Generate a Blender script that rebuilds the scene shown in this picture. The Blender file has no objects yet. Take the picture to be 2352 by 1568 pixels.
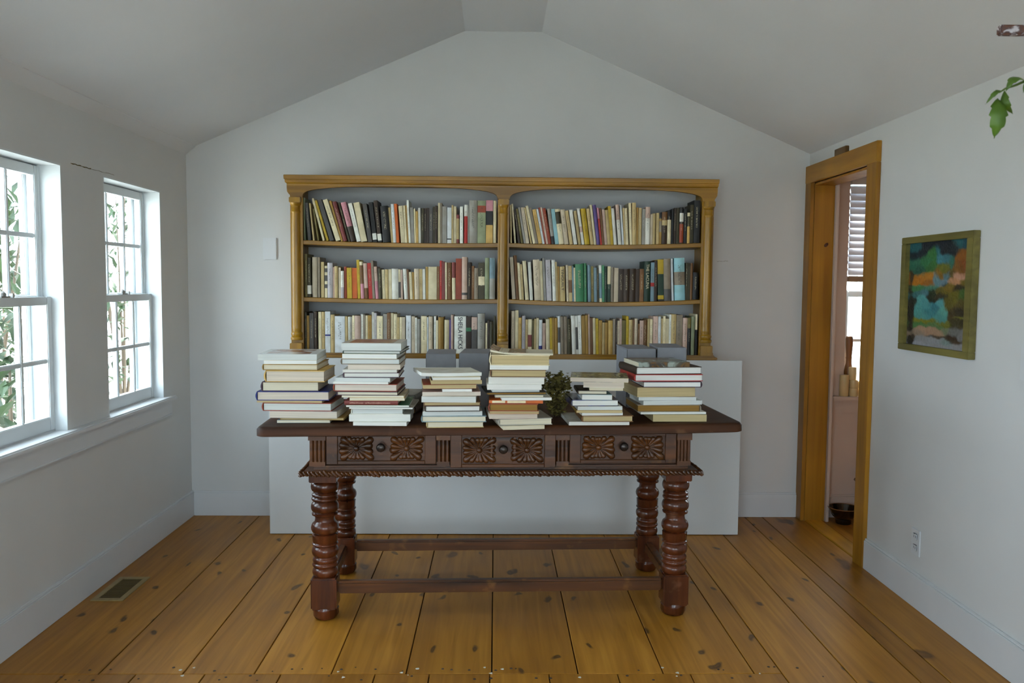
import bpy, bmesh, math, random
from math import sin, cos, pi, radians, sqrt, atan2
from mathutils import Vector, Matrix, noise

random.seed(7)
S = bpy.context.scene
COL = S.collection

# ------------------------------------------------------------------ camera
CAM_H = 1.38
YAW, PITCH, ROLL, FPX = 0.0201, 0.0688, 0.0084, 1914.4
IW, IH = 2352, 1568
_f = Vector((sin(YAW)*cos(PITCH), cos(YAW)*cos(PITCH), -sin(PITCH)))
_r0 = Vector((cos(YAW), -sin(YAW), 0)); _u0 = _r0.cross(_f)
_r = _r0*cos(ROLL) + _u0*sin(ROLL); _u = -_r0*sin(ROLL) + _u0*cos(ROLL)
cd = bpy.data.cameras.new('camera'); cam = bpy.data.objects.new('camera', cd); COL.objects.link(cam)
cd.sensor_width = 36; cd.lens = FPX/IW*36; cd.clip_start = .05; cd.clip_end = 200
cam.matrix_world = Matrix(((_r.x, _u.x, -_f.x, 0), (_r.y, _u.y, -_f.y, 0), (_r.z, _u.z, -_f.z, CAM_H), (0, 0, 0, 1)))
cd.dof.use_dof = True; cd.dof.focus_distance = 3.6; cd.dof.aperture_fstop = 5.6
S.camera = cam

def at(px, py, axis, val):
    "point seen at a photograph pixel that lies on the world plane <axis> = val"
    d = _f + _r*((px-IW/2)/FPX) - _u*((py-IH/2)/FPX)
    o = Vector((0, 0, CAM_H)); t = (val-o[axis])/d[axis]
    return o + d*t

# ------------------------------------------------------------------ world, sun, exposure
wd = bpy.data.worlds.new('overcast_sky'); S.world = wd; wd.use_nodes = True
bg = wd.node_tree.nodes['Background']; bg.inputs[0].default_value = (.75, .875, 1.0, 1); bg.inputs[1].default_value = 9.0
sd = bpy.data.lights.new('sun', 'SUN'); sun = bpy.data.objects.new('sun', sd); COL.objects.link(sun)
sd.energy = 22.0; sd.angle = radians(8); sd.color = (1, .95, .86)
sun.location = (6, 1, 8)
sun.rotation_euler = Vector((-.12, -.76, -.62)).to_track_quat('-Z', 'Y').to_euler()
vs = S.view_settings; vs.view_transform = 'Standard'; vs.look = 'None'; vs.gamma = 1; vs.use_curve_mapping = False
vs.exposure = .58
S.cycles.use_denoising = True
S.cycles.max_bounces = 8; S.cycles.diffuse_bounces = 5; S.cycles.glossy_bounces = 3; S.cycles.use_adaptive_sampling = True; S.cycles.adaptive_threshold = .06; S.cycles.transparent_max_bounces = 16
S.cycles.caustics_reflective = False; S.cycles.caustics_refractive = False
S.cycles.sample_clamp_indirect = 6

# ------------------------------------------------------------------ room sizes
XL, XR, YB, YF = -1.788, 1.831, 4.895, -0.9
ZL, ZR, ZS, SX1, SX2 = 2.112, 2.148, 2.8245, -.186, .256
HX, HY, HZ = 3.6, 2.4, 2.3            # hall beyond the door: far x, near y, ceiling
WPITCH, WW = 1.012, .642
WY = [3.868, 3.868-WPITCH, 3.868-2*WPITCH, 3.868-3*WPITCH]   # window openings (low y edge)
WZ0, WZ1 = .752, 1.857
FW = [(-1.45, -.25), (.55, 1.45)]
FZ0, FZ1 = .45, 2.0     # windows behind the camera

# ------------------------------------------------------------------ helpers: meshes
def srgb(r, g, b):
    f = lambda c: ((c/255)/12.92 if c <= 10 else (((c/255)+.055)/1.055)**2.4)
    return (f(r), f(g), f(b), 1)

def box(x0, x1, y0, y1, z0, z1):
    v = [(x0,y0,z0),(x1,y0,z0),(x1,y1,z0),(x0,y1,z0),(x0,y0,z1),(x1,y0,z1),(x1,y1,z1),(x0,y1,z1)]
    f = [(0,3,2,1),(4,5,6,7),(0,1,5,4),(1,2,6,5),(2,3,7,6),(3,0,4,7)]
    return v, f

def join(*parts):
    V, F = [], []
    for v, f in parts:
        n = len(V); V += list(v); F += [tuple(i+n for i in q) for q in f]
    return V, F

def xf(vf, m):
    return [tuple(m @ Vector(p)) for p in vf[0]], vf[1]

def move(vf, x=0, y=0, z=0):
    return [(p[0]+x, p[1]+y, p[2]+z) for p in vf[0]], vf[1]

def lathe(prof, seg=28, cx=0, cy=0, rfun=None):
    "prof: list of (radius, z) bottom to top, about z"
    V, F = [], []
    for r, z in prof:
        for k in range(seg):
            a = 2*pi*k/seg; rr = r*(rfun(a, z) if rfun else 1)
            V.append((cx+rr*cos(a), cy+rr*sin(a), z))
    n = len(prof)
    for i in range(n-1):
        for k in range(seg):
            k2 = (k+1) % seg
            F.append((i*seg+k, i*seg+k2, (i+1)*seg+k2, (i+1)*seg+k))
    F.append(tuple(reversed(range(seg)))); F.append(tuple((n-1)*seg+k for k in range(seg)))
    return V, F

def prism(poly, a0, a1, axis='y'):
    "extrude a polygon (u,w) between a0 and a1; axis y: u=x,w=z; axis x: u=y,w=z; axis z: u=x,w=y"
    def P(u, w, a):
        return (u, a, w) if axis == 'y' else ((a, u, w) if axis == 'x' else (u, w, a))
    n = len(poly)
    V = [P(u, w, a0) for u, w in poly] + [P(u, w, a1) for u, w in poly]
    F = [tuple(range(n)), tuple(reversed(range(n, 2*n)))]
    for i in range(n):
        j = (i+1) % n
        F.append((j, i, i+n, j+n))
    return V, F

def tube(path, r, seg=8):
    V, F = [], []
    P = [Vector(p) for p in path]; n = len(P)
    rad = r if isinstance(r, (list, tuple)) else [r]*n
    for i, p in enumerate(P):
        t = (P[min(i+1, n-1)]-P[max(i-1, 0)]).normalized()
        a = t.orthogonal().normalized() if i == 0 else (a - t*a.dot(t)).normalized()
        b = t.cross(a)
        for k in range(seg):
            an = 2*pi*k/seg
            V.append(tuple(p + (a*cos(an)+b*sin(an))*rad[i]))
    for i in range(n-1):
        for k in range(seg):
            k2 = (k+1) % seg
            F.append((i*seg+k, i*seg+k2, (i+1)*seg+k2, (i+1)*seg+k))
    F.append(tuple(reversed(range(seg)))); F.append(tuple((n-1)*seg+k for k in range(seg)))
    return V, F

def ellipsoid(c, rx, ry, rz, seg=10, rings=6, m=None):
    V, F = [], []
    for i in range(rings+1):
        t = -pi/2 + pi*i/rings
        for k in range(seg):
            a = 2*pi*k/seg
            p = Vector((rx*cos(t)*cos(a), ry*cos(t)*sin(a), rz*sin(t)))
            if m: p = m @ p
            V.append((p.x+c[0], p.y+c[1], p.z+c[2]))
    for i in range(rings):
        for k in range(seg):
            k2 = (k+1) % seg
            F.append((i*seg+k, i*seg+k2, (i+1)*seg+k2, (i+1)*seg+k))
    return V, F

def mesh(name, vf, mat, smooth=False, bevel=0, segs=2, angle=35):
    me = bpy.data.meshes.new(name); me.from_pydata([tuple(p) for p in vf[0]], [], vf[1])
    bm = bmesh.new(); bm.from_mesh(me)
    bmesh.ops.recalc_face_normals(bm, faces=bm.faces)
    if bevel:
        es = [e for e in bm.edges if len(e.link_faces) == 2 and e.calc_face_angle(0) > .6]
        bmesh.ops.bevel(bm, geom=es, offset=bevel, segments=segs, affect='EDGES', clamp_overlap=True)
    if smooth:
        for f in bm.faces: f.smooth = True
        for e in bm.edges:
            if len(e.link_faces) == 2 and e.calc_face_angle(0) > radians(angle): e.smooth = False
    bm.to_mesh(me); bm.free()
    if mat: me.materials.append(mat)
    me.update()
    return me

def link(name, data, parent=None, loc=None, rot=None):
    o = bpy.data.objects.new(name, data); COL.objects.link(o)
    if parent: o.parent = parent
    if loc is not None: o.location = loc
    if rot is not None: o.rotation_euler = rot
    return o

def obj(name, vf, mat, parent=None, loc=None, rot=None, smooth=False, bevel=0, segs=2, angle=35):
    return link(name, mesh(name, vf, mat, smooth, bevel, segs, angle), parent, loc, rot)

def tag(o, label=None, cat=None, group=None, kind=None):
    if label: o['label'] = label
    if cat: o['category'] = cat
    if group: o['group'] = group
    if kind: o['kind'] = kind
    return o

def thing(name, label, cat, loc=(0,0,0), rz=0, group=None):
    o = link(name, None, None, loc, (0, 0, rz)); o.empty_display_size = .1
    return tag(o, label, cat, group)

def struct(name, vf=None, mat=None, bevel=0, label=None):
    o = obj(name, vf, mat, bevel=bevel) if vf else link(name, None)
    return tag(o, label, None, None, 'structure')

# ------------------------------------------------------------------ helpers: materials
def newmat(name):
    m = bpy.data.materials.new(name); m.use_nodes = True
    nt = m.node_tree; p = nt.nodes['Principled BSDF']
    return m, nt, p

def N(nt, t, **kw):
    n = nt.nodes.new(t)
    for k, v in kw.items():
        if k.startswith('i_'):
            key = k[2:]; key = int(key) if key.isdigit() else key.replace('_', ' ')
            n.inputs[key].default_value = v
        else: setattr(n, k, v)
    return n

def ramp(nt, stops, interp='LINEAR'):
    n = nt.nodes.new('ShaderNodeValToRGB'); cr = n.color_ramp; cr.interpolation = interp
    while len(cr.elements) < len(stops): cr.elements.new(.5)
    for e, (p, c) in zip(cr.elements, stops):
        e.position = p; e.color = c if len(c) == 4 else (*c, 1)
    return n

def coords(nt, scale=(1,1,1), rnd=True, kind='Object'):
    tc = N(nt, 'ShaderNodeTexCoord'); mp = N(nt, 'ShaderNodeMapping'); mp.inputs['Scale'].default_value = scale
    src = tc.outputs[kind]
    if rnd:
        oi = N(nt, 'ShaderNodeObjectInfo'); mu = N(nt, 'ShaderNodeMath', operation='MULTIPLY', i_1=37.0)
        nt.links.new(oi.outputs['Random'], mu.inputs[0])
        va = N(nt, 'ShaderNodeVectorMath', operation='ADD')
        nt.links.new(src, va.inputs[0]); nt.links.new(mu.outputs[0], va.inputs[1]); src = va.outputs[0]
    nt.links.new(src, mp.inputs['Vector'])
    return mp.outputs[0]

def mixc(nt, a, b, fac, mode='MIX'):
    m = N(nt, 'ShaderNodeMix', data_type='RGBA', blend_type=mode)
    for sock, v in ((m.inputs[0], fac), (m.inputs[6], a), (m.inputs[7], b)):
        if hasattr(v, 'is_output'): nt.links.new(v, sock)
        elif isinstance(v, (int, float)): sock.default_value = v
        else: sock.default_value = v
    return m.outputs[2]

def bumpn(nt, p, h, strength, dist=.01):
    b = N(nt, 'ShaderNodeBump'); b.inputs['Strength'].default_value = strength; b.inputs['Distance'].default_value = dist
    nt.links.new(h, b.inputs['Height']); nt.links.new(b.outputs[0], p.inputs['Normal'])

def plain(name, c, rough=.5, var=.06, scale=8, bump=0, metal=0, spec=.5, coat=0):
    m, nt, p = newmat(name)
    v = coords(nt); n = N(nt, 'ShaderNodeTexNoise'); n.inputs['Scale'].default_value = scale; n.inputs['Detail'].default_value = 2
    nt.links.new(v, n.inputs['Vector'])
    lo = tuple(x*(1-var) for x in c[:3])+(1,); hi = tuple(min(1, x*(1+var)) for x in c[:3])+(1,)
    r = ramp(nt, [(.3, lo), (.7, hi)]); nt.links.new(n.outputs[0], r.inputs[0]); nt.links.new(r.outputs[0], p.inputs['Base Color'])
    p.inputs['Roughness'].default_value = rough; p.inputs['Metallic'].default_value = metal
    p.inputs['Specular IOR Level'].default_value = spec; p.inputs['Coat Weight'].default_value = coat
    if bump: bumpn(nt, p, n.outputs[0], bump)
    return m

def wood(name, dark, light, axis=0, grain=26, stretch=.05, rough=.42, bump=.12, worn=None, spec=.5, tone=.25, dist=.6):
    m, nt, p = newmat(name)
    sc = [1, 1, 1]; sc[axis] = stretch
    v = coords(nt, tuple(sc))
    n = N(nt, 'ShaderNodeTexNoise'); n.inputs['Scale'].default_value = grain; n.inputs['Detail'].default_value = 4; n.inputs['Distortion'].default_value = dist
    nt.links.new(v, n.inputs['Vector'])
    r = ramp(nt, [(.3, dark), (.72, light)]); nt.links.new(n.outputs[0], r.inputs[0])
    n2 = N(nt, 'ShaderNodeTexNoise'); n2.inputs['Scale'].default_value = 3.2; n2.inputs['Detail'].default_value = 1
    nt.links.new(coords(nt), n2.inputs['Vector'])
    r2 = ramp(nt, [(.3, (1-tone,)*3), (.7, (1+tone*.4,)*3)]); nt.links.new(n2.outputs[0], r2.inputs[0])
    c = mixc(nt, r.outputs[0], r2.outputs[0], 1.0, 'MULTIPLY')
    if worn:
        n3 = N(nt, 'ShaderNodeTexNoise'); n3.inputs['Scale'].default_value = 14; n3.inputs['Detail'].default_value = 3
        nt.links.new(coords(nt), n3.inputs['Vector'])
        r3 = ramp(nt, [(.62, (0,0,0)), (.72, (1,1,1))]); nt.links.new(n3.outputs[0], r3.inputs[0])
        mu = N(nt, 'ShaderNodeMath', operation='MULTIPLY', i_1=.5); nt.links.new(r3.outputs[0], mu.inputs[0])
        c = mixc(nt, c, worn, mu.outputs[0])
    nt.links.new(c, p.inputs['Base Color']); p.inputs['Roughness'].default_value = rough
    p.inputs['Specular IOR Level'].default_value = spec
    if bump: bumpn(nt, p, n.outputs[0], bump, .004)
    return m

def floor_wood(name):
    m, nt, p = newmat(name)
    v = coords(nt, (1, .045, 1))
    n = N(nt, 'ShaderNodeTexNoise'); n.inputs['Scale'].default_value = 34; n.inputs['Detail'].default_value = 4; n.inputs['Distortion'].default_value = .8
    nt.links.new(v, n.inputs['Vector'])
    r = ramp(nt, [(.25, srgb(142, 93, 24)), (.5, srgb(164, 111, 34)), (.8, srgb(184, 130, 46))]); nt.links.new(n.outputs[0], r.inputs[0])
    oi = N(nt, 'ShaderNodeObjectInfo'); rt = ramp(nt, [(0, (.80, .78, .74)), (1, (1.1, 1.1, 1.1))]); nt.links.new(oi.outputs['Random'], rt.inputs[0])
    c = mixc(nt, r.outputs[0], rt.outputs[0], 1.0, 'MULTIPLY')
    # cloudy wear
    n2 = N(nt, 'ShaderNodeTexNoise'); n2.inputs['Scale'].default_value = 2.6; n2.inputs['Detail'].default_value = 2
    nt.links.new(coords(nt, (1, .5, 1)), n2.inputs['Vector'])
    r2 = ramp(nt, [(.32, (.74, .70, .64)), (.62, (1, 1, 1))]); nt.links.new(n2.outputs[0], r2.inputs[0])
    c = mixc(nt, c, r2.outputs[0], 1.0, 'MULTIPLY')
    # knots: large with dark ring and small specks
    for sc, a0, a1, col, st in ((2.6, .045, .095, (.075, .030, .008, 1), .85), (6.5, .05, .11, (.05, .024, .009, 1), .9)):
        vo = N(nt, 'ShaderNodeTexVoronoi', voronoi_dimensions='2D'); vo.inputs['Scale'].default_value = sc; vo.inputs['Randomness'].default_value = 1
        nd = N(nt, 'ShaderNodeTexNoise'); nd.inputs['Scale'].default_value = 9; cv = coords(nt, (1, .55, 1)); nt.links.new(cv, nd.inputs['Vector'])
        vm = N(nt, 'ShaderNodeVectorMath', operation='SCALE'); vm.inputs['Scale'].default_value = .12; nt.links.new(nd.outputs[1], vm.inputs[0])
        va = N(nt, 'ShaderNodeVectorMath', operation='ADD'); nt.links.new(cv, va.inputs[0]); nt.links.new(vm.outputs[0], va.inputs[1])
        nt.links.new(va.outputs[0], vo.inputs['Vector'])
        rk = ramp(nt, [(0, (st*.75,)*3), (a0, (st,)*3), (a1, (0,0,0))]); nt.links.new(vo.outputs['Distance'], rk.inputs[0])
        # only some cells carry a knot
        sp = N(nt, 'ShaderNodeSeparateColor'); nt.links.new(vo.outputs['Color'], sp.inputs[0])
        gt = N(nt, 'ShaderNodeMath', operation='GREATER_THAN', i_1=(.64 if sc < 4 else .5)); nt.links.new(sp.outputs[0], gt.inputs[0])
        mu = N(nt, 'ShaderNodeMath', operation='MULTIPLY'); nt.links.new(rk.outputs[0], mu.inputs[0]); nt.links.new(gt.outputs[0], mu.inputs[1])
        c = mixc(nt, c, col, mu.outputs[0])
    nt.links.new(c, p.inputs['Base Color'])
    rr = ramp(nt, [(.3, (.36,)*3), (.7, (.52,)*3)]); nt.links.new(n2.outputs[0], rr.inputs[0]); nt.links.new(rr.outputs[0], p.inputs['Roughness'])
    p.inputs['Specular IOR Level'].default_value = .34
    return m

def glass(name):
    m, nt, p = newmat(name); nt.nodes.remove(p)
    out = nt.nodes['Material Output']
    t = N(nt, 'ShaderNodeBsdfTransparent'); t.inputs[0].default_value = (.95, .975, .97, 1)
    g = N(nt, 'ShaderNodeBsdfGlossy'); g.inputs['Roughness'].default_value = .02
    fr = N(nt, 'ShaderNodeFresnel'); fr.inputs[0].default_value = 1.35
    mx = N(nt, 'ShaderNodeMixShader'); 
    ge = N(nt, 'ShaderNodeNewGeometry'); om = N(nt, 'ShaderNodeMath', operation='SUBTRACT', i_0=1.0); nt.links.new(ge.outputs['Backfacing'], om.inputs[1])
    mu = N(nt, 'ShaderNodeMath', operation='MULTIPLY'); nt.links.new(fr.outputs[0], mu.inputs[0]); nt.links.new(om.outputs[0], mu.inputs[1])
    nt.links.new(mu.outputs[0], mx.inputs[0]); nt.links.new(t.outputs[0], mx.inputs[1]); nt.links.new(g.outputs[0], mx.inputs[2])
    nt.links.new(mx.outputs[0], out.inputs[0])
    return m

M = {}
M['wall'] = plain('wall_paint', (.60, .60, .59, 1), .62, .02, 3, 0, spec=.3)
M['ceil'] = plain('ceiling_paint', (.66, .66, .665, 1), .5, .02, 2, 0, spec=.35)
M['hallwall'] = plain('hall_paint', (.56, .46, .40, 1), .65, .03, 3, spec=.3)
M['trim'] = plain('trim_paint', (.61, .62, .63, 1), .42, .02, 5, spec=.4)
M['plinth'] = plain('plinth_paint', (.62, .63, .625, 1), .5, .02, 3, spec=.35)
M['sash'] = plain('sash_paint', (.62, .65, .66, 1), .38, .03, 7, spec=.45)
M['glass'] = glass('window_glass')
M['floor'] = floor_wood('pine_floor')
M['subfloor'] = plain('dark_subfloor', (.02, .011, .005, 1), .9)
M['casing'] = wood('door_pine', srgb(140, 92, 10), srgb(172, 120, 22), 2, 22, .05, .42, .06, tone=.2)
M['pine'] = wood('bookcase_pine', srgb(124, 84, 6), srgb(168, 120, 16), 0, 26, .05, .38, .08, tone=.3)
M['pinev'] = wood('bookcase_pine_upright', srgb(128, 88, 8), srgb(174, 128, 24), 2, 26, .05, .34, .08, tone=.25)
M['oak'] = wood('dark_carved_oak', srgb(56, 29, 8), srgb(106, 60, 22), 0, 24, .06, .36, .25, worn=srgb(136, 92, 44), tone=.35)
M['oakv'] = wood('dark_turned_oak', srgb(62, 28, 12), srgb(112, 56, 28), 2, 20, .08, .24, .2, worn=srgb(118, 80, 58), tone=.35)
M['oaktop'] = wood('dark_oak_top', srgb(44, 23, 8), srgb(84, 46, 18), 0, 22, .05, .6, .25, worn=srgb(116, 84, 54), tone=.35, spec=.25)
M['iron'] = plain('dark_iron', (.05, .04, .035, 1), .3, .2, 20, metal=.8)
M['brass'] = plain('dull_metal', (.30, .29, .27, 1), .35, .1, 20, metal=.8)
M['dark'] = plain('black_gap', (.01, .008, .006, 1), .9)

# ================================================================== THE SETTING
# ---- floor boards
floor = struct('floor', box(XL-.15, HX+.1, YF-.1, YB+.1, -.06, -.014), M['subfloor'])
SEAMY = 2.872
def board(x0, x1, y0, y1, nm='floor_board'):
    return obj(nm, box(x0+.0022, x1-.0022, y0+.002, y1-.002, -.02, 0), M['floor'], floor, bevel=.0015, segs=1)
bx = [XL-.01, -1.388, -1.094, -.843, -.572, -.308, -.004, .303, .608, .934, 1.034]
for a, b in zip(bx, bx[1:]): board(a, b, SEAMY, YB+.05)
fx = [XL-.01] + [at(px, 1556, 2, 0).x for px in (140, 305, 465, 641, 859, 985, 1125, 1262, 1421, 1590)] + [1.034]
for a, b in zip(fx, fx[1:]): board(a, b, YF, SEAMY)
rx = [1.034, 1.274, 1.50, 1.606, XR+.005]
for a, b in zip(rx, rx[1:]): board(a, b, YF, YB+.05)
hx = [XR+.105, 2.10, 2.34, 2.62, 2.9, 3.2, HX+.05]
for a, b in zip(hx, hx[1:]): board(a, b, HY, YB+.05)
# threshold between the rooms
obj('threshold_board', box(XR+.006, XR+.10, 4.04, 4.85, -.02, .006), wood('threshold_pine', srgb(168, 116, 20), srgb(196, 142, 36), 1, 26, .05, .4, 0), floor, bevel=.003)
# nails and paint chips along the cross joint
V = []
rn = random.Random(3)
for k in range(46):
    x = rn.uniform(-1.6, 1.2); y = SEAMY + rn.choice((-1, 1))*rn.uniform(.012, .05); r = rn.uniform(.003, .006)
    V.append(move(lathe([(r, 0), (r*.9, .0012)], 7), x, y, .0002))
nl = obj('floor_nails', join(*V), plain('nail_rust', (.05, .03, .02, 1), .7), floor); nl['kind'] = 'stuff'
V = []
for k in range(16):
    x = rn.choice([-.55, -.30, 0, .3, .62, -1.09, .93]) + rn.uniform(-.04, .04); y = SEAMY + rn.uniform(-.03, .05); r = rn.uniform(.003, .008)
    V.append(move(lathe([(r, 0), (r*.7, .0012)], 6, rfun=lambda a, z: .6+.5*abs(sin(a*1.5+x*9))), x, y, .0002))
pc = obj('paint_chips', join(*V), plain('chip_white', (.55, .52, .45, 1), .7), floor); pc['kind'] = 'stuff'

# ---- left wall with its window openings
T = .13
def span_wall(lo, hi, holes, z0, z1, mk):
    "wall pieces along an axis, holes = (a0, a1, zlo, zhi)"
    out = []; cur = lo
    for a0, a1, h0, h1 in sorted(holes):
        out.append(mk(cur, a0, z0, z1)); out.append(mk(a0, a1, z0, h0)); out.append(mk(a0, a1, h1, z1)); cur = a1
    out.append(mk(cur, hi, z0, z1))
    return join(*out)
holesL = [(y, y+WW, WZ0, WZ1) for y in WY]
struct('wall_left', span_wall(YF-.1, YB, holesL, -.05, ZL+.12, lambda a, b, c, d: box(XL-T, XL, a, b, c, d)), M['wall'])
# back wall, also the hall's back wall, with the hall window
HW = (2.066, 2.80, .735, 2.02)
struct('wall_back', span_wall(XL-T, HX+.1, [HW], -.05, 3.0, lambda a, b, c, d: box(a, b, YB, YB+T, c, d)), M['wall'])
# right wall with the doorway
DY0, DY1, DZ = 4.082, 4.815, 1.972
struct('wall_right', join(box(XR, XR+.11, YF-.1, DY0, -.05, 2.4), box(XR, XR+.11, DY1, YB, -.05, 2.4), box(XR, XR+.11, DY0, DY1, DZ, 2.4)), M['wall'])
struct('wall_front', span_wall(XL-T, XR+.12, [(a, b, FZ0, FZ1) for a, b in FW], -.05, 3.0, lambda a, b, c, d: box(a, b, YF-T, YF, c, d)), M['wall'])
# hall shell
struct('wall_hall_right', box(HX, HX+.1, HY-.1, YB, -.05, 2.6), M['hallwall'])
struct('wall_hall_front', box(XR+.11, HX+.1, HY-.1, HY, -.05, 2.6), M['hallwall'])
struct('wall_hall_left', join(box(XR+.11, XR+.114, HY, DY0-.08, 0, HZ), box(XR+.11, XR+.114, DY0-.08, DY1, DZ+.08, HZ)), M['hallwall'])
struct('wall_hall_back', join(box(XR+.112, HW[0], YB-.004, YB, 0, HZ), box(HW[0], HW[1], YB-.004, YB, 0, HW[2]), box(HW[0], HW[1], YB-.004, YB, HW[3], HZ), box(HW[1], HX, YB-.004, YB, 0, HZ)), M['hallwall'])
struct('ceiling_hall', box(XR+.11, HX+.1, HY-.1, YB, HZ, HZ+.1), M['hallwall'])
# ceiling: two slopes and a flat strip, a slab 12 cm thick
cp = [(XL-.02, ZL+.012), (SX1, ZS), (SX2, ZS), (XR+.02, ZR-.006), (XR+.02, ZR+.13), (SX2+.03, ZS+.14), (SX1-.03, ZS+.14), (XL-.02, ZL+.15)]
struct('ceiling', prism(cp, YF-.1, YB+.02, 'y'), M['ceil'])
# roof boarding above it, reaching past the walls as eaves
struct('roof', prism([(XL-.42, ZL+.05), (.035, ZS+.32), (HX+.3, 2.62), (HX+.3, 2.75), (.035, ZS+.44), (XL-.42, ZL+.15)], YF-.35, YB+.35, 'y'), plain('roof_boards', (.12, .11, .10, 1), .8))
# little cove strip where wall and slope meet on the left
struct('trim_1', prism([(XL, ZL-.004), (XL+.055, ZL+.04), (XL+.055, ZL+.06), (XL, ZL+.04)], YF, YB, 'y'), M['ceil'])

# ---- baseboards
BB = .138
struct('baseboard_left', join(box(XL, XL+.016, YF, YB, 0, BB), box(XL, XL+.011, YF, YB, BB, BB+.010)), M['trim'], bevel=.002)
struct('baseboard_back', join(box(XL+.016, XR-.022, YB-.016, YB, 0, BB), box(XL+.016, XR-.022, YB-.011, YB, BB, BB+.010)), M['trim'], bevel=.002)
struct('baseboard_right', join(box(XR-.016, XR, YF, 3.98, 0, BB+.003), box(XR-.011, XR, YF, 3.98, BB+.003, BB+.013)), M['trim'], bevel=.002)
struct('baseboard_hall', join(box(XR+.12, HX, YB-.018, YB-.004, 0, BB-.01), box(XR+.12, HX, YB-.013, YB-.004, BB-.01, BB)), M['hallwall'], bevel=.002)

# ---- windows.  local frame: x across (0..w), y outwards, z up; origin at inner lower corner
def sash(name, parent, w, z0, z1, y, rail_b, rail_t, cols=3, rows=2):
    st = .036; d = .032
    fr = join(box(.006, .006+st, y, y+d, z0, z1), box(w-.006-st, w-.006, y, y+d, z0, z1),
              box(.006+st, w-.006-st, y, y+d, z0, z0+rail_b), box(.006+st, w-.006-st, y, y+d, z1-rail_t, z1))
    s = obj(name, fr, M['sash'], parent, bevel=.003)
    x0, x1, b0, b1 = .006+st, w-.006-st, z0+rail_b, z1-rail_t
    for i in range(1, cols):
        x = x0+(x1-x0)*i/cols
        obj('muntin', box(x-.009, x+.009, y+.004, y+d-.004, b0, b1), M['sash'], s, bevel=.003)
    for j in range(1, rows):
        z = b0+(b1-b0)*j/rows
        obj('muntin', box(x0, x1, y+.005, y+d-.005, z-.009, z+.009), M['sash'], s, bevel=.003)
    for i in range(cols):
        for j in range(rows):
            xa, xb = x0+(x1-x0)*i/cols, x0+(x1-x0)*(i+1)/cols
            za, zb = b0+(b1-b0)*j/rows, b0+(b1-b0)*(j+1)/rows
            obj('pane', box(xa, xb, y+d*.5, y+d*.5+.003, za, zb), M['glass'], s)
    return s

def window(name, w, h, loc, rz, meet=.56, lining=True, detail=True):
    t = link(name, None, None, loc, (0, 0, rz)); t['kind'] = 'structure'
    m = meet
    sash('upper_sash', t, w, m-.03, h-.012, .088, .034, .04)
    ls = sash('lower_sash', t, w, .006, m, .050, .058, .034)
    # jamb linings, head and stops
    obj('jamb', join(box(0, .006, 0, .165, 0, h), box(.006, .018, .083, .088, 0, h)), M['sash'], t)
    obj('jamb', join(box(w-.006, w, 0, .165, 0, h), box(w-.018, w-.006, .083, .088, 0, h)), M['sash'], t)
    obj('head', box(.006, w-.006, 0, .165, h-.008, h), M['sash'], t)
    obj('storm_frame', join(box(.006, .034, .138, .160, 0, h-.008), box(w-.034, w-.006, .138, .160, 0, h-.008), box(.034, w-.034, .138, .160, h-.045, h-.008),
        box(.034, w-.034, .138, .160, 0, .03), box(.034, w-.034, .138, .160, m-.02, m+.008)), M['trim'], t, bevel=.003)
    obj('outer_sill', prism([(.05, -.02), (.22, -.05), (.22, -.02), (.05, .006)], .0, w, 'x'), M['trim'], t)
    if detail:
        lk = join(box(w/2-.03, w/2+.03, .053, .080, m, m+.006), move(lathe([(.012, 0), (.012, .012), (.006, .015)], 12), w/2, .066, m+.006),
                  xf(box(-.004, .034, -.006, .006, 0, .007), Matrix.Translation((w/2, .066, m+.018)) @ Matrix.Rotation(.5, 4, 'Z')),
                  box(w*.5+.05, w*.5+.062, .056, .072, m, m+.016))
        obj('sash_lock', lk, M['brass'], ls, bevel=.0015)
    ld = bpy.data.lights.new('portal', 'AREA'); ld.shape = 'RECTANGLE'; ld.size = w; ld.size_y = h; ld.cycles.is_portal = True
    lo = bpy.data.objects.new(name+'_sky_portal', ld); COL.objects.link(lo); lo.parent = t
    lo.location = (w/2, .175, h/2); lo.rotation_euler = (radians(-90), 0, 0)
    return t

for i, y in enumerate(WY):
    window('window_%d' % (i+1), WW, WZ1-WZ0, (XL, y, WZ0), radians(90), detail=i < 2)
# left windows: rotate so that local +y points to -x and local x runs along +y
window('window_5', HW[1]-HW[0], HW[3]-HW[2], (HW[0], YB, HW[2]), 0, meet=.62, detail=False)
for i, (a, b) in enumerate(FW):
    window('window_%d' % (6+i), b-a, FZ1-FZ0, (b, YF, FZ0), radians(180), meet=.78, detail=False)

# window stool and apron running under the left windows
st = struct('trim_2', box(XL-.05, XL+.038, YF, 4.605, WZ0-.022, WZ0+.002), M['trim'], bevel=.006)
struct('trim_3', join(box(XL, XL+.014, YF, 4.585, .648, WZ0-.022), box(XL, XL+.018, YF, 4.585, .648, .656)), M['trim'], bevel=.002)
# pier edge strip: the wall between the windows stands slightly proud of the stool line
st2 = struct('trim_4', box(HW[0]-.09, HW[1]+.2, YB-.06, YB-.004, HW[2]-.026, HW[2]), M['hallwall'], bevel=.004)
struct('trim_5', box(HW[0]-.07, HW[1]+.2, YB-.02, YB-.004, .632, HW[2]-.026), M['hallwall'], bevel=.002)
struct('trim_6', join(box(HW[0]-.075, HW[0], YB-.022, YB-.004, HW[2], HW[3]+.08), box(HW[0], HW[1], YB-.022, YB-.004, HW[3], HW[3]+.08), box(HW[1], HW[1]+.075, YB-.022, YB-.004, HW[2], HW[3]+.08)), M['hallwall'], bevel=.002)

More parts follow.
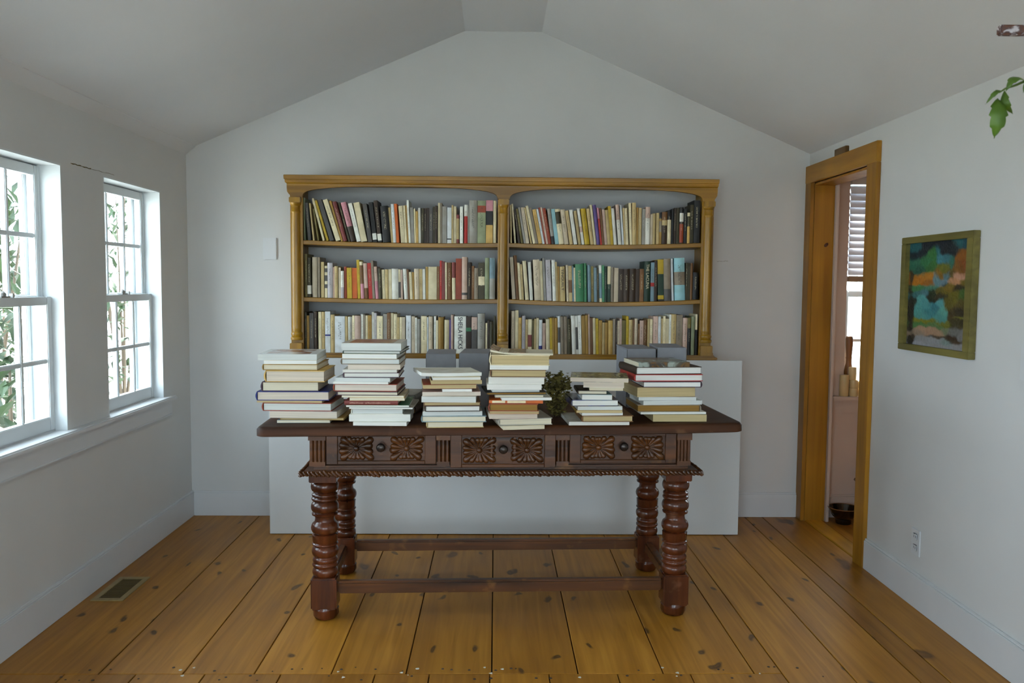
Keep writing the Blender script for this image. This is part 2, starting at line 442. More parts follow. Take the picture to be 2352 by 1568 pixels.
# ---- door casing (the doorway has no leaf in view)
d = link('door_1', None); d['kind'] = 'structure'
CW = .101; ct = .022
obj('casing_leg', box(XR-ct, XR, DY0-CW, DY0+.006, 0, DZ+.004), M['casing'], d, bevel=.002)
obj('casing_leg', box(XR-ct, XR, DY1-.006, YB-.001, 0, DZ+.004), M['casing'], d, bevel=.002)
obj('casing_head', box(XR-ct-.002, XR, DY0-CW, YB-.001, DZ+.004, 2.076), wood('door_pine_head', srgb(146, 98, 12), srgb(174, 124, 26), 1, 22, .05, .42, .06, tone=.2), d, bevel=.002)
obj('door_jamb', box(XR, XR+.118, DY0-.014, DY0+.012, 0, DZ), M['casing'], d, bevel=.002)
obj('door_jamb', box(XR, XR+.118, DY1-.012, DY1+.02, 0, DZ), M['casing'], d, bevel=.002)
obj('door_head', box(XR, XR+.118, DY0, DY1, DZ-.012, DZ+.02), M['casing'], d, bevel=.002)
obj('door_stop', join(box(XR+.118, XR+.136, DY1-.035, DY1+.05, 0, DZ+.08), box(XR+.118, XR+.136, DY0-.08, DY0, 0, DZ+.08), box(XR+.118, XR+.136, DY0, DY1, DZ, DZ+.08)), M['hallwall'], d, bevel=.002)
obj('wood_block', box(XR-.020, XR, 4.352, 4.495, 2.076, 2.112), wood('dark_block', srgb(84, 56, 14), srgb(104, 74, 24), 1), d, bevel=.002)
# jamb knot
obj('knot', xf(lathe([(.012, 0), (.010, .0012)], 10, rfun=lambda a, z: 1+.25*sin(2*a)), Matrix.Translation((XR+.075, DY1-.0125, 1.62)) @ Matrix.Rotation(radians(90), 4, 'X')), plain('knot_dark', (.07, .02, .008, 1), .6), d)

# ---- floor register
vt = thing('floor_register', 'small brown metal heating grille set in the floor by the left baseboard', 'vent', (-1.67, 3.69, 0))
fm = plain('register_frame', srgb(150, 130, 86), .45, .1, 20, metal=.3)
obj('frame', join(box(-.07, -.045, -.145, .145, 0, .005), box(.045, .07, -.145, .145, 0, .005), box(-.045, .045, -.145, -.118, 0, .005), box(-.045, .045, .118, .145, 0, .005)), fm, vt, bevel=.001)
obj('well', box(-.045, .045, -.118, .118, -.0005, .0008), plain('register_dark', (.035, .025, .012, 1), .6), vt)
lm = plain('register_slat', srgb(86, 68, 34), .45, .1, 20)
sl = mesh('slat', box(-.044, .044, -.0018, .0018, .0008, .004), lm)
for k in range(17): link('slat', sl, vt, (0, -.112+.014*k, 0))

# ---- wall plates
def plate(nm, lab, vf, parts=()):
    o = obj(nm, vf, M['trim'], bevel=.002); tag(o, lab, 'wall plate'); return o
plate('blank_plate', 'blank white cover plate on the back wall left of the bookcase', box(-1.35, -1.272, YB-.012, YB, 1.51, 1.635))
op = thing('power_outlet', 'white electrical outlet low on the right wall below the painting', 'outlet', (XR, 3.508, .28))
obj('cover_plate', box(-.006, 0, -.036, .036, -.057, .057), M['trim'], op, bevel=.002)
for z in (-.024, .024):
    so = obj('socket', box(-.009, -.004, -.016, .016, z-.014, z+.014), M['trim'], op, bevel=.003)
    obj('slot', join(box(-.0095, -.0088, -.008, -.006, z-.004, z+.006), box(-.0095, -.0088, .006, .008, z-.004, z+.006)), M['dark'], so)
sw = thing('light_switch', 'white light switch plate at the right edge of the right wall', 'switch', (XR, 2.815, 1.12))
obj('cover_plate', box(-.006, 0, -.036, .036, -.058, .058), M['trim'], sw, bevel=.002)
obj('toggle', box(-.016, -.004, -.005, .005, -.004, .012), M['trim'], sw, bevel=.002)

# ---- outdoors: garden ground, fence, shrubs
gm = plain('garden_ground', (.52, .51, .47, 1), .9, .15, 4)
struct('ground', box(-30, 30, -25, 30, -.5, -.25), gm)
fwm = plain('fence_white', (.82, .83, .82, 1), .6, .03, 6)
def fence(loc, rz, n, h, label):
    t = thing('picket_fence', label, 'fence', loc, rz)
    pk = mesh('picket', prism([(-.045, 0), (.045, 0), (.045, h-.07), (0, h), (-.045, h-.07)], 0, .02, 'y'), fwm)
    for k in range(n): link('picket', pk, t, (k*.125-n*.0625, 0, 0))
    for z in (.35, h-.35): obj('rail', box(-n*.0625-.1, n*.0625, .02, .06, z-.05, z+.05), fwm, t)
    return t
fence((-5.6, 10.8, -.25), radians(90), 88, 1.9, 'white picket fence in the garden outside the left windows')
fence((3.0, 8.4, -.25), 0, 44, 1.9, 'white picket fence outside the hall window behind the blind')
leafm = plain('garden_leaf', (.022, .045, .012, 1), .55, .45, 6)
def shrub(loc, r, h, n, label, seed):
    rn = random.Random(seed); t = thing('garden_shrub', label, 'shrub', loc, 0, 'shrubs outside the left windows')
    V, F = [], []
    for k in range(n):
        while True:
            p = Vector((rn.uniform(-1, 1), rn.uniform(-1, 1), rn.uniform(-1, 1)))
            if .25 < p.length < 1: break
        c = Vector((p.x*r, p.y*r, h*.5+p.z*h*.5)); m = Matrix.Rotation(rn.uniform(0, 6.3), 3, 'Z') @ Matrix.Rotation(rn.uniform(-1.1, 1.1), 3, 'X')
        s = rn.uniform(.05, .10); q = len(V)
        for a in ((0, -1.1, 0), (.45, -.1, .12), (0, 1.1, -.1), (-.45, -.1, .12), (0, 0, 0)): V.append(tuple(c + m @ Vector(a)*s))
        F += [(q, q+1, q+4), (q+1, q+2, q+4), (q+2, q+3, q+4), (q+3, q, q+4)]
    f = obj('foliage', (V, F), leafm, t); f['kind'] = 'stuff'
    V = []
    for k in range(6):
        a = k*1.05; V.append(tube([(0, 0, 0), (.2*r*cos(a), .2*r*sin(a), h*.35), (.55*r*cos(a), .55*r*sin(a), h*.75)], [.018, .013, .006], 6))
    obj('stem', join(*V), plain('shrub_bark', (.10, .07, .045, 1), .8), t)
for k, (x, y, r, h, n, lab) in enumerate([(-2.75, 4.75, .42, 1.55, 420, 'low leafy shrub seen through the lower panes of the near window'),
                         (-3.75, 6.2, .6, 3.0, 800, 'tall leafy shrub filling the upper panes of the near window'),
                         (-2.85, 7.5, .38, 1.7, 420, 'leafy shrub just outside the far left window'),
                         (-4.3, 9.7, .75, 3.6, 900, 'tall leafy shrub seen through the upper panes of the far left window'),
                         (-4.9, 8.4, .6, 2.4, 600, 'dense shrub beside the picket fence beyond the near window')]):
    shrub((x, y, -.25), r, h, n, lab, 20+k)
# hairline plaster cracks
ck = plain('plaster_crack', srgb(96, 84, 40), .9)
wl_, wb_ = bpy.data.objects['wall_left'], bpy.data.objects['wall_back']
def crack(a, b, plane, val, par, wd=.003):
    A, B = at(*a, plane, val), at(*b, plane, val); V = []
    n = 9; pts = []
    for i in range(n+1):
        q = A.lerp(B, i/n); q.z += random.uniform(-.002, .002); pts.append(tuple(q))
    obj('crack', tube(pts, [wd*.5*(.3+.7*abs(sin(i*1.9))) for i in range(n+1)], 5), ck, par)
crack((162, 374), (208, 387), 0, XL, wl_, .006); crack((208, 387), (262, 402), 0, XL, wl_, .002)
crack((1646, 600), (1672, 599), 1, YB, wb_, .002)

# ================================================================== WHITE PLINTH AND BOOKCASE
PX0, PX1, PYF, PZ = -1.228, 1.352, 4.513, .972
pl = thing('white_plinth', 'low white painted box plinth against the back wall under the bookcase', 'plinth', ((PX0+PX1)/2, YB-.018, 0))
hw = (PX1-PX0)/2; dp = YB-.018-PYF
obj('front_panel', box(-hw, hw, -dp, -dp+.018, .004, PZ), M['plinth'], pl, bevel=.0015)
# the board stands in front of a narrower carcass that carries the bookcase
c0, c1 = -1.135-(PX0+PX1)/2, 1.215-(PX0+PX1)/2
obj('top_panel', box(c0, c1, -dp+.018, 0, PZ-.018, PZ), M['plinth'], pl, bevel=.0015)
for a in ((c0, c0+.018), (c1-.018, c1)):
    obj('side_panel', box(a[0], a[1], -dp+.018, 0, 0.0, PZ-.018), M['plinth'], pl, bevel=.0015)

BY = 4.535                      # front face of the bookcase
BZ = PZ                         # stands on the plinth
bc = thing('bookcase', 'long honey pine bookcase with arched frieze and turned half columns above the plinth', 'bookcase', (.04, BY, BZ))
ox, oz = .04, BZ
def L(x): return x-ox
BXL, BXR = -1.117, 1.192        # outer faces
BTOP = 1.952
ML, MR = .007, .073             # middle post
IL, IR = -1.040, 1.117          # inner faces of the outer posts
DEP = .358
# bottom board with base moulding
obj('base_board', join(box(L(BXL-.012), L(BXR+.025), -.012, DEP, 0, .016), box(L(BXL-.004), L(BXR+.012), -.004, DEP, .016, .026)), M['pine'], bc, bevel=.004)
# side panels and divider, standing behind the columns
for a, b in ((BXL+.006, BXL+.028), (BXR-.028, BXR-.006)):
    obj('side_panel', box(L(a), L(b), .02, DEP, .026, BTOP-oz-.02), M['pinev'], bc, bevel=.002)
obj('divider', box(L(.030), L(.050), .02, DEP, .026, BTOP-oz-.02), M['pinev'], bc, bevel=.002)
obj('top_board', box(L(BXL), L(BXR), .0, DEP, BTOP-oz-.022, BTOP-oz-.002), M['pine'], bc, bevel=.002)
# face strips behind the columns
for a, b in ((BXL+.012, IL), (ML+.002, MR-.002), (IR, BXR-.012)):
    obj('stile', box(L(a), L(b), .002, .02, .026, 1.835-oz), M['pinev'], bc, bevel=.002)
# frieze with two arches: polygon with arch cut-outs on the lower edge
def frieze():
    zt = BTOP-oz-.040; P = []
    zb = 1.835-oz
    def arch(x0, x1, rise):
        out = []; n = 26; c = (x0+x1)/2; hw_ = (x1-x0)/2
        for k in range(n+1):
            a = pi*k/n
            ux = -cos(a); uz = max(0, sin(a))
            ux = math.copysign(abs(ux)**.80, ux); uz = uz**.62
            out.append((c+ux*hw_, zb+uz*rise))
        return out
    left = [(L(BXL-.006), zt), (L(BXL-.006), zb+.052), (L(BXL-.004), zb+.030), (L(BXL+.004), zb+.018), (L(BXL+.010), zb+.012), (L(BXL+.012), zb)]
    right = [(L(BXR-.010), zb), (L(BXR-.008), zb+.012), (L(BXR-.003), zb+.018), (L(BXR+.004), zb+.030), (L(BXR+.006), zb+.052), (L(BXR+.006), zt)]
    P = left + arch(L(IL), L(ML), .062) + arch(L(MR), L(IR), .062) + right
    # split to a strip of quads so that concave shape triangulates cleanly
    V, F = [], []
    pts = P[1:-1]
    for y in (-.002, .022):
        for (x, z) in pts: V += [(x, y, z), (x, y, zt)]
    n = len(pts)
    for k in range(n-1):
        a, b, c, d = 2*k, 2*k+1, 2*k+3, 2*k+2
        F += [(a, d, c, b), (a+2*n, b+2*n, c+2*n, d+2*n), (a, a+2*n, d+2*n, d), (b, c, c+2*n, b+2*n)]
    F += [(0, 1, 1+2*n, 2*n), (2*n-2, 4*n-2, 4*n-1, 2*n-1)]
    return V, F
obj('arched_frieze', frieze(), M['pine'], bc)
# cornice: stepped profile with mitred ends (extruded along x, returns at both ends)
def cornice():
    zt = BTOP-oz; prof = [(.0, zt-.056), (-.003, zt-.054), (-.004, zt-.046), (-.012, zt-.040), (-.014, zt-.032), (-.014, zt-.024), (-.018, zt-.022), (-.019, zt-.003), (-.017, zt+.0), (DEP, zt+.0)]
    V, F = [], []
    n = len(prof)
    for (y, z) in prof:
        e = -y if y < 0 else 0
        e2 = e if y < .1 else .017
        V += [(L(BXL)-e2, y, z), (L(BXR)+e2*.55, y, z)]
    for k in range(n-1):
        F.append((2*k, 2*k+1, 2*k+3, 2*k+2))
    # ends: repeat profile on the back
    b = len(V)
    for (y, z) in prof:
        e = -y if y < 0 else 0
        e2 = e if y < .1 else .017
        V += [(L(BXL)-e2, DEP, z), (L(BXR)+e2*.55, DEP, z)]
    for k in range(n-1):
        F.append((2*k, 2*k+2, b+2*k+2, b+2*k)); F.append((2*k+1, b+2*k+1, b+2*k+3, 2*k+3))
    F.append((b, b+1, 1, 0)) if False else None
    return V, F
obj('cornice', cornice(), M['pine'], bc, smooth=False)
# turned columns (half sunk in the stiles)
def column(xc, w):
    r = w*.5; h = 1.835-oz-.026; k = r/.036
    prof = []
    def add(rr, z): prof.append((rr*k, z))
    z0 = .070
    add(.034, z0); add(.036, z0+.006); add(.036, z0+.014); add(.030, z0+.020); add(.034, z0+.030); add(.034, z0+.038); add(.027, z0+.046); add(.0275, z0+.056)
    add(.029, z0+.062); add(.029, z0+.068); add(.0275, z0+.074)
    zt = h-.030
    for t in (0, .25, .5, .75, 1):
        z = z0+.085+(zt-.060-z0-.085)*t; add(.0285-.003*t+.0015*sin(pi*t), z)
    add(.0255, zt-.055); add(.029, zt-.050); add(.029, zt-.045); add(.0255, zt-.041); add(.0255, zt-.016); add(.030, zt-.012); add(.033, zt-.004); add(.034, zt)
    col = obj('column', lathe([(r_, z+.026) for r_, z in prof], 24), M['pinev'], bc, (L(xc), .004, 0), smooth=True, angle=40)
    obj('capital', box(-r*.94, r*.94, -.030*k, .012, h+.026-.030, h+.026), M['pinev'], col, bevel=.003)
    obj('plinth_block', join(box(-r*1.02, r*1.02, -.032*k, .012, .026, .080), box(-r*1.1, r*1.1, -.036*k, .012, .026, .044)), M['pinev'], col, bevel=.003)
column((BXL+IL)/2+.002, .066); column((ML+MR)/2, .060); column((IR+BXR)/2-.002, .066)
# shelves: boards that sag a little in the middle.  (x0, x1, z at ends, z in the middle)
def zpx(px, py): return at(px, py, 1, BY+.012).z
SH = {'LT': (BXL+.028, .030, zpx(700, 550.5), zpx(1130, 557.5), .008), 'RT': (.050, BXR-.028, zpx(1175, 557.5), zpx(1610, 556.5), .012),
      'LM': (BXL+.028, .030, zpx(702, 681.5), zpx(1130, 686.5), .008), 'RM': (.050, BXR-.028, zpx(1175, 686.5), zpx(1610, 686.5), .017),
      'LB': (BXL+.028, .030, BZ+.026, BZ+.026, 0), 'RB': (.050, BXR-.028, BZ+.026, BZ+.026, 0)}
def shelf_z(k, x):
    x0, x1, za, zb, sag = SH[k]; t = (x-x0)/(x1-x0)
    return za+(zb-za)*t - sag*4*t*(1-t)
for k in ('LT', 'RT', 'LM', 'RM'):
    x0, x1 = SH[k][:2]; V, F = [], []; n = 14
    prof = [(.014, 0), (.010, -.003), (.010, -.021), (.014, -.024), (DEP-.002, -.024), (DEP-.002, 0)]
    for i in range(n+1):
        x = x0+(x1-x0)*i/n; z = shelf_z(k, x)-oz
        V += [(L(x), y, z+dz) for y, dz in prof]
    m_ = len(prof)
    for i in range(n):
        for j in range(m_):
            j2 = (j+1) % m_; F.append((i*m_+j, i*m_+j2, (i+1)*m_+j2, (i+1)*m_+j))
    F += [tuple(range(m_)), tuple(reversed(range(n*m_, (n+1)*m_)))]
    obj('shelf_board', (V, F), M['pine'], bc)

# ================================================================== CARVED TABLE
TX, TY, TR = .024, 3.672, radians(1.8)
TZ = .820
tb = thing('carved_table', 'dark oak table with three carved drawers and turned bobbin legs', 'table', (TX, TY, 0), TR)
def leg_prof():
    P = []
    def a(r, z): P.append((r, z))
    def bulge(r, z0, z1, e=.80):
        n = 6
        for k in range(n+1):
            t = k/n; s = sin(pi*t)**.6 if 0 < t < 1 else 0
            a(r*(e+(1-e)*s), z0+(z1-z0)*t)
    a(.050, .176); bulge(.0525, .178, .213, .86); a(.046, .215)
    bulge(.0525, .217, .233, .9); bulge(.051, .235, .255, .92); a(.0455, .258)
    bulge(.0545, .260, .303, .82); a(.046, .305); bulge(.0535, .307, .316, .92); a(.048, .318); a(.0505, .322); a(.0515, .346); a(.0525, .350); a(.047, .353)
    bulge(.0565, .354, .405, .74); a(.041, .410); a(.0395, .418); a(.041, .428); a(.052, .433); a(.053, .439); a(.046, .442)
    bulge(.0565, .443, .488, .80); a(.046, .490); bulge(.054, .492, .506, .92); bulge(.0525, .508, .522, .92); a(.046, .524)
    bulge(.0565, .526, .574, .76); a(.045, .577)
    return P
legm = None
def leg(sx, sy):
    global legm
    if legm is None:
        rn = random.Random(5)
        foot = lathe([(.034, 0), (.046, .003), (.052, .016), (.052, .034), (.054, .042), (.050, .047), (.050, .058)], 24, rfun=lambda a, z: 1+.03*sin(3*a+z*60)+.02*sin(7*a))
        legm = (mesh('leg', join(lathe(leg_prof(), 28), foot), M['oakv'], smooth=True, angle=50),
                mesh('square_block', box(-.052, .052, -.052, .052, .046, .178), M['oakv'], bevel=.006),
                mesh('top_block', box(-.055, .055, -.055, .055, .574, .612), M['oakv'], bevel=.003))
    o = link('leg', legm[0], tb, (sx*.727, sy*.270, 0), (0, 0, random.uniform(0, 6)))
    o.rotation_euler = (0, 0, 0)
    link('square_block', legm[1], o); link('top_block', legm[2], o)
for sx in (-1, 1):
    for sy in (-1, 1): leg(sx, sy)
for sy, z in ((-1, .128), (1, .130)):
    obj('stretcher', box(-.678, .678, sy*.270-.020, sy*.270+.020, z-.026, z+.026), M['oak'], tb, bevel=.009)
for sx in (-1, 1):
    obj('side_stretcher', box(sx*.727-.019, sx*.727+.019, -.222, .222, .100, .150), M['oak'], tb, bevel=.008)
# lower carved moulding frame
mw, md = .812, .385
obj('lower_moulding', join(box(-mw+.012, mw-.012, -md+.012, md-.012, .612, .632), box(-mw+.045, mw-.045, -md+.04, md-.04, .632, .648)), M['oak'], tb, bevel=.008)
V = []
rn = random.Random(11)
def bead(x, y, ax):
    s = rn.uniform(.8, 1.15); m = Matrix.Rotation(rn.uniform(.55, .8), 3, 'Y' if ax == 'x' else 'X')
    if ax == 'x': return ellipsoid((x, y, .6225+rn.uniform(-.001, .001)), .0165*s, .011, .0080*s, 8, 5, m)
    return ellipsoid((x, y, .6225), .011, .0165*s, .0080*s, 8, 5, m)
k = -mw+.012
while k < mw-.005:
    V.append(bead(k, -md+.008, 'x')); V.append(bead(k, md-.008, 'x')); k += .0165
k = -md+.012
while k < md-.005:
    V.append(bead(-mw+.008, k, 'y')); V.append(bead(mw-.008, k, 'y')); k += .0165
gb = obj('carved_edge', join(*V), M['oak'], tb, smooth=True); gb['kind'] = 'stuff'
# apron box behind drawers
ax, ay = .765, .330
obj('apron', join(box(-ax, ax, -ay+.012, -ay+.030, .648, .785), box(-ax, ax, ay-.03, ay, .648, .785), box(-ax, -ax+.03, -ay+.03, ay-.03, .648, .785), box(ax-.03, ax, -ay+.03, ay-.03, .648, .785)), M['oak'], tb, bevel=.003)
# fluted brackets
def pilaster(x0, x1, nm='fluted_bracket'):
    w = x1-x0; V = [box(x0+.003, x1-.003, -ay-.002, -ay+.014, .646, .785), box(x0-.003, x1+.003, -ay-.020, -ay, .752, .783), box(x0, x1, -ay-.014, -ay, .646, .664)]
    n = 4 if w > .052 else 3
    for k in range(n):
        c = x0+w*(k+.5)/n; r = w/n*.47
        V.append(xf(lathe([(r, .664), (r*1.05, .70), (r, .752)], 10), Matrix.Translation((c, -ay-.006, 0))))
    obj(nm, join(*V), M['oak'], tb, smooth=True, angle=30)
pilaster(-.775, -.712); pilaster(-.266, -.216); pilaster(.216, .266); pilaster(.712, .768)
# drawers with rosettes
def rosette(w, h, seed):
    rn = random.Random(seed); V = []
    n = 16
    for k in range(n):
        a = 2*pi*(k+.5)/n + rn.uniform(-.05, .05)
        ux, uz = cos(a), sin(a)
        reach = min((w*.5)/max(abs(ux), 1e-3), (h*.5)/max(abs(uz), 1e-3))*rn.uniform(.90, .98)
        c0 = .012; ln = (reach-c0)
        pw = .0115 if reach < h*.7 else .0150
        m = Matrix.Rotation(-a, 3, 'Y')
        # tapered petal: fat towards the tip
        pts = [(.0, .0022), (.25, .0034), (.55, pw*.75), (.8, pw), (.95, pw*.6), (1, .001)]
        pv, pf = [], []
        for t, r in pts:
            for q in range(8):
                b = 2*pi*q/8
                p = m @ Vector((c0+ln*t, -r*.85*cos(b)-.002*t, r*sin(b)))
                pv.append(tuple(p))
        for i in range(len(pts)-1):
            for q in range(8):
                q2 = (q+1) % 8; pf.append((i*8+q, i*8+q2, (i+1)*8+q2, (i+1)*8+q))
        V.append((pv, pf))
    V.append(ellipsoid((0, -.004, 0), .012, .010, .012, 12, 8))
    return join(*V)
def drawer(x0, x1, z0, z1, out, seed, bars):
    w = x1-x0; h = z1-z0
    dr = obj('drawer', join(box(-w/2, w/2, -.006, .30, -h/2, h/2), box(-w/2, -w/2+.045, -.018, -.006, -h/2, h/2), box(w/2-.045, w/2, -.018, -.006, -h/2, h/2),
             box(-w/2+.045, w/2-.045, -.018, -.006, h/2-.010, h/2), box(-w/2+.045, w/2-.045, -.018, -.006, -h/2, -h/2+.014)), M['oak'], tb, ((x0+x1)/2, -ay+.004-out, (z0+z1)/2), bevel=.002, segs=1)
    rw = (w-.085)*.405; rh = h-.026
    for s in (-1, 1):
        obj('rosette', rosette(rw, rh, seed+s), M['oak'], dr, (s*(w*.5-.047-rw*.5), -.007, .002), smooth=True, angle=60)
        if bars: obj('bar', box(-.005, .005, -.016, -.006, -rh/2, rh/2), M['oak'], dr, (s*.046, 0, .002), bevel=.002)
    kb = obj('knob', xf(lathe([(.008, 0), (.007, .010), (.011, .014), (.0175, .024), (.018, .032), (.014, .041), (.006, .045)], 16), Matrix.Rotation(radians(90), 4, 'X')), M['iron'], dr, (0, -.006, .010), smooth=True)
    if not bars:
        obj('diamond', xf(box(-.022, .022, -.010, -.005, -.022, .022), Matrix.Rotation(radians(45), 4, 'Y')), M['oak'], dr, (0, 0, .004), bevel=.002)
drawer(-.708, -.270, .654, .776, 0, 31, False)
drawer(-.212, .212, .642, .776, .012, 37, True)
drawer(.270, .708, .656, .778, 0, 43, False)
# top slab: slightly warped, rounded worn corners
def slab():
    x0, x1, y0, y1 = -.975, .965, -.405, .405; V, F = [], []; nx, ny = 40, 10
    rn = random.Random(2)
    def warp(x): return .010*max(0, (x-.2)/.8)**2 - .003*max(0, (-x-.3)/.66)
    def cl(x, y):
        # round the corners
        r = .035
        cx = max(x0+r, min(x1-r, x)); cy = max(y0+r, min(y1-r, y)); dx, dy = x-cx, y-cy
        if abs(dx) > 1e-9 and abs(dy) > 1e-9:
            l = max(abs(dx), abs(dy)); h = sqrt(dx*dx+dy*dy); return cx+dx*l/h, cy+dy*l/h
        return x, y
    xs = [x0, x0+.008, x0+.02] + [x0+.035+(x1-x0-.07)*i/nx for i in range(nx+1)] + [x1-.02, x1-.008, x1]
    ys = [y0, y0+.008, y0+.02] + [y0+.035+(y1-y0-.07)*i/ny for i in range(ny+1)] + [y1-.02, y1-.008, y1]
    th = .040
    def edge(i, j):
        return 1 if i in (0, len(xs)-1) or j in (0, len(ys)-1) else (.25 if i in (1, len(xs)-2) or j in (1, len(ys)-2) else 0)
    for top in (1, 0):
        for i, x in enumerate(xs):
            for j, y in enumerate(ys):
                X, Y = cl(x, y); e = edge(i, j)
                if e == 1:
                    Y += .0025*noise.noise(Vector((x*9, y*9, 3))); X += .0025*noise.noise(Vector((x*9, y*9, 7)))
                z = (TZ - .010*e**1.5) if top else (TZ-th + .004*e)
                V.append((X, Y, z+warp(x)))
    n, m = len(xs), len(ys); o = n*m
    for i in range(n-1):
        for j in range(m-1):
            F += [(i*m+j, (i+1)*m+j, (i+1)*m+j+1, i*m+j+1), (o+i*m+j, o+i*m+j+1, o+(i+1)*m+j+1, o+(i+1)*m+j)]
    for i in range(n-1):
        F += [(i*m, o+i*m, o+(i+1)*m, (i+1)*m), (i*m+m-1, (i+1)*m+m-1, o+(i+1)*m+m-1, o+i*m+m-1)]
    for j in range(m-1):
        F += [(j, j+1, o+j+1, o+j), ((n-1)*m+j, o+(n-1)*m+j, o+(n-1)*m+j+1, (n-1)*m+j+1)]
    return V, F
obj('tabletop', slab(), M['oaktop'], tb, rot=(0, 0, radians(1.0)), smooth=True, angle=50)
def top_z(x):
    x = x-TX
    return TZ + .010*max(0, (x-.2)/.8)**2 - .003*max(0, (-x-.3)/.66)

# ================================================================== BOOKS
CC = {'w': (236,234,222,'white'), 'W': (222,227,228,'bluish white'), 'c': (230,216,176,'cream'), 't': (198,174,120,'tan'), 'T': (166,128,54,'ochre'),
      'e': (208,192,164,'beige'), 'E': (208,178,160,'pinkish beige'), 'g': (160,156,146,'grey'), 'G': (84,80,76,'dark grey'), 'k': (26,25,23,'black'),
      'd': (56,38,20,'dark brown'), 'b': (122,82,40,'brown'), 'm': (136,64,58,'maroon'), 'r': (184,42,32,'red'), 'R': (154,64,34,'rust red'),
      'o': (218,106,28,'orange'), 'y': (194,162,32,'mustard yellow'), 'a': (208,170,92,'amber'), 'p': (208,142,152,'pink'), 'P': (104,84,150,'purple'),
      'n': (66,130,88,'green'), 'N': (28,56,38,'dark green'), 'l': (150,198,204,'light blue'), 'B': (122,148,158,'blue grey'), 's': (148,156,120,'sage green'),
      'v': (112,98,42,'olive'), 'V': (64,56,26,'dark olive'), 'u': (142,128,108,'taupe'), 'L': (188,182,184,'pale lavender'), 'x': (40,52,130,'blue'), 'z': (70,44,62,'plum')}
def ccol(k): return srgb(*CC[k][:3])
_bm = {}
def bookmat(key, bands=None, marks=True):
    "cover cloth / paper: key is a colour letter; bands = [(from height fraction, letter)...] for printed bands"
    kk = (key, tuple(bands) if bands else None, marks)
    if kk in _bm: return _bm[kk]
    m, nt, p = newmat('book_cover_'+CC[key][3].replace(' ', '_'))
    tc = N(nt, 'ShaderNodeTexCoord'); sp = N(nt, 'ShaderNodeSeparateXYZ'); nt.links.new(tc.outputs['Generated'], sp.inputs[0])
    if bands:
        r = ramp(nt, [(max(0, z), ccol(c)) for z, c in bands], 'CONSTANT'); nt.links.new(sp.outputs['Z'], r.inputs[0]); base = r.outputs[0]
    else:
        oi = N(nt, 'ShaderNodeObjectInfo'); c = ccol(key)
        r = ramp(nt, [(0, tuple(x*.82 for x in c[:3])), (1, tuple(min(.92, x*1.12) for x in c[:3]))]); nt.links.new(oi.outputs['Random'], r.inputs[0]); base = r.outputs[0]
    n = N(nt, 'ShaderNodeTexNoise'); n.inputs['Scale'].default_value = 22; n.inputs['Detail'].default_value = 2; nt.links.new(coords(nt), n.inputs['Vector'])
    r2 = ramp(nt, [(.35, (.82, .80, .76)), (.65, (1, 1, 1))]); nt.links.new(n.outputs[0], r2.inputs[0])
    col = mixc(nt, base, r2.outputs[0], 1, 'MULTIPLY')
    if marks:
        # faint blocks of worn title lettering in the middle of the spine
        lum = sum(ccol(key)[:3])/3
        mk = (.05, .045, .04, 1) if lum > .18 else (.55, .47, .30, 1)
        oi = N(nt, 'ShaderNodeObjectInfo')
        mp = N(nt, 'ShaderNodeMapping'); mp.inputs['Scale'].default_value = (2.5, 0, 34); nt.links.new(tc.outputs['Generated'], mp.inputs[0])
        cx = N(nt, 'ShaderNodeCombineXYZ'); m50 = N(nt, 'ShaderNodeMath', operation='MULTIPLY', i_1=90.); nt.links.new(oi.outputs['Random'], m50.inputs[0]); nt.links.new(m50.outputs[0], cx.inputs[0])
        nt.links.new(cx.outputs[0], mp.inputs['Location'])
        tn = N(nt, 'ShaderNodeTexNoise'); tn.inputs['Scale'].default_value = 1.6; tn.inputs['Detail'].default_value = 1; nt.links.new(mp.outputs[0], tn.inputs['Vector'])
        th = N(nt, 'ShaderNodeMath', operation='GREATER_THAN', i_1=.52); nt.links.new(tn.outputs[0], th.inputs[0])
        def within(o, lo, hi):
            a = N(nt, 'ShaderNodeMath', operation='GREATER_THAN', i_1=lo); b = N(nt, 'ShaderNodeMath', operation='LESS_THAN', i_1=hi)
            c_ = N(nt, 'ShaderNodeMath', operation='MULTIPLY'); nt.links.new(o, a.inputs[0]); nt.links.new(o, b.inputs[0]); nt.links.new(a.outputs[0], c_.inputs[0]); nt.links.new(b.outputs[0], c_.inputs[1]); return c_.outputs[0]
        def mul(a, b):
            c_ = N(nt, 'ShaderNodeMath', operation='MULTIPLY')
            for s_, v_ in ((c_.inputs[0], a), (c_.inputs[1], b)):
                if isinstance(v_, float): s_.default_value = v_
                else: nt.links.new(v_, s_)
            return c_.outputs[0]
        k_ = mul(mul(within(sp.outputs['X'], .34, .64), within(sp.outputs['Z'], .36, .84)), mul(th.outputs[0], within(sp.outputs['Y'], -1., .02)))
        k_ = mul(mul(k_, within(oi.outputs['Random'], .35, 2.)), .55)
        col = mixc(nt, col, mk, k_)
    nt.links.new(col, p.inputs['Base Color']); p.inputs['Roughness'].default_value = .5; p.inputs['Specular IOR Level'].default_value = .4
    _bm[kk] = m
    return m
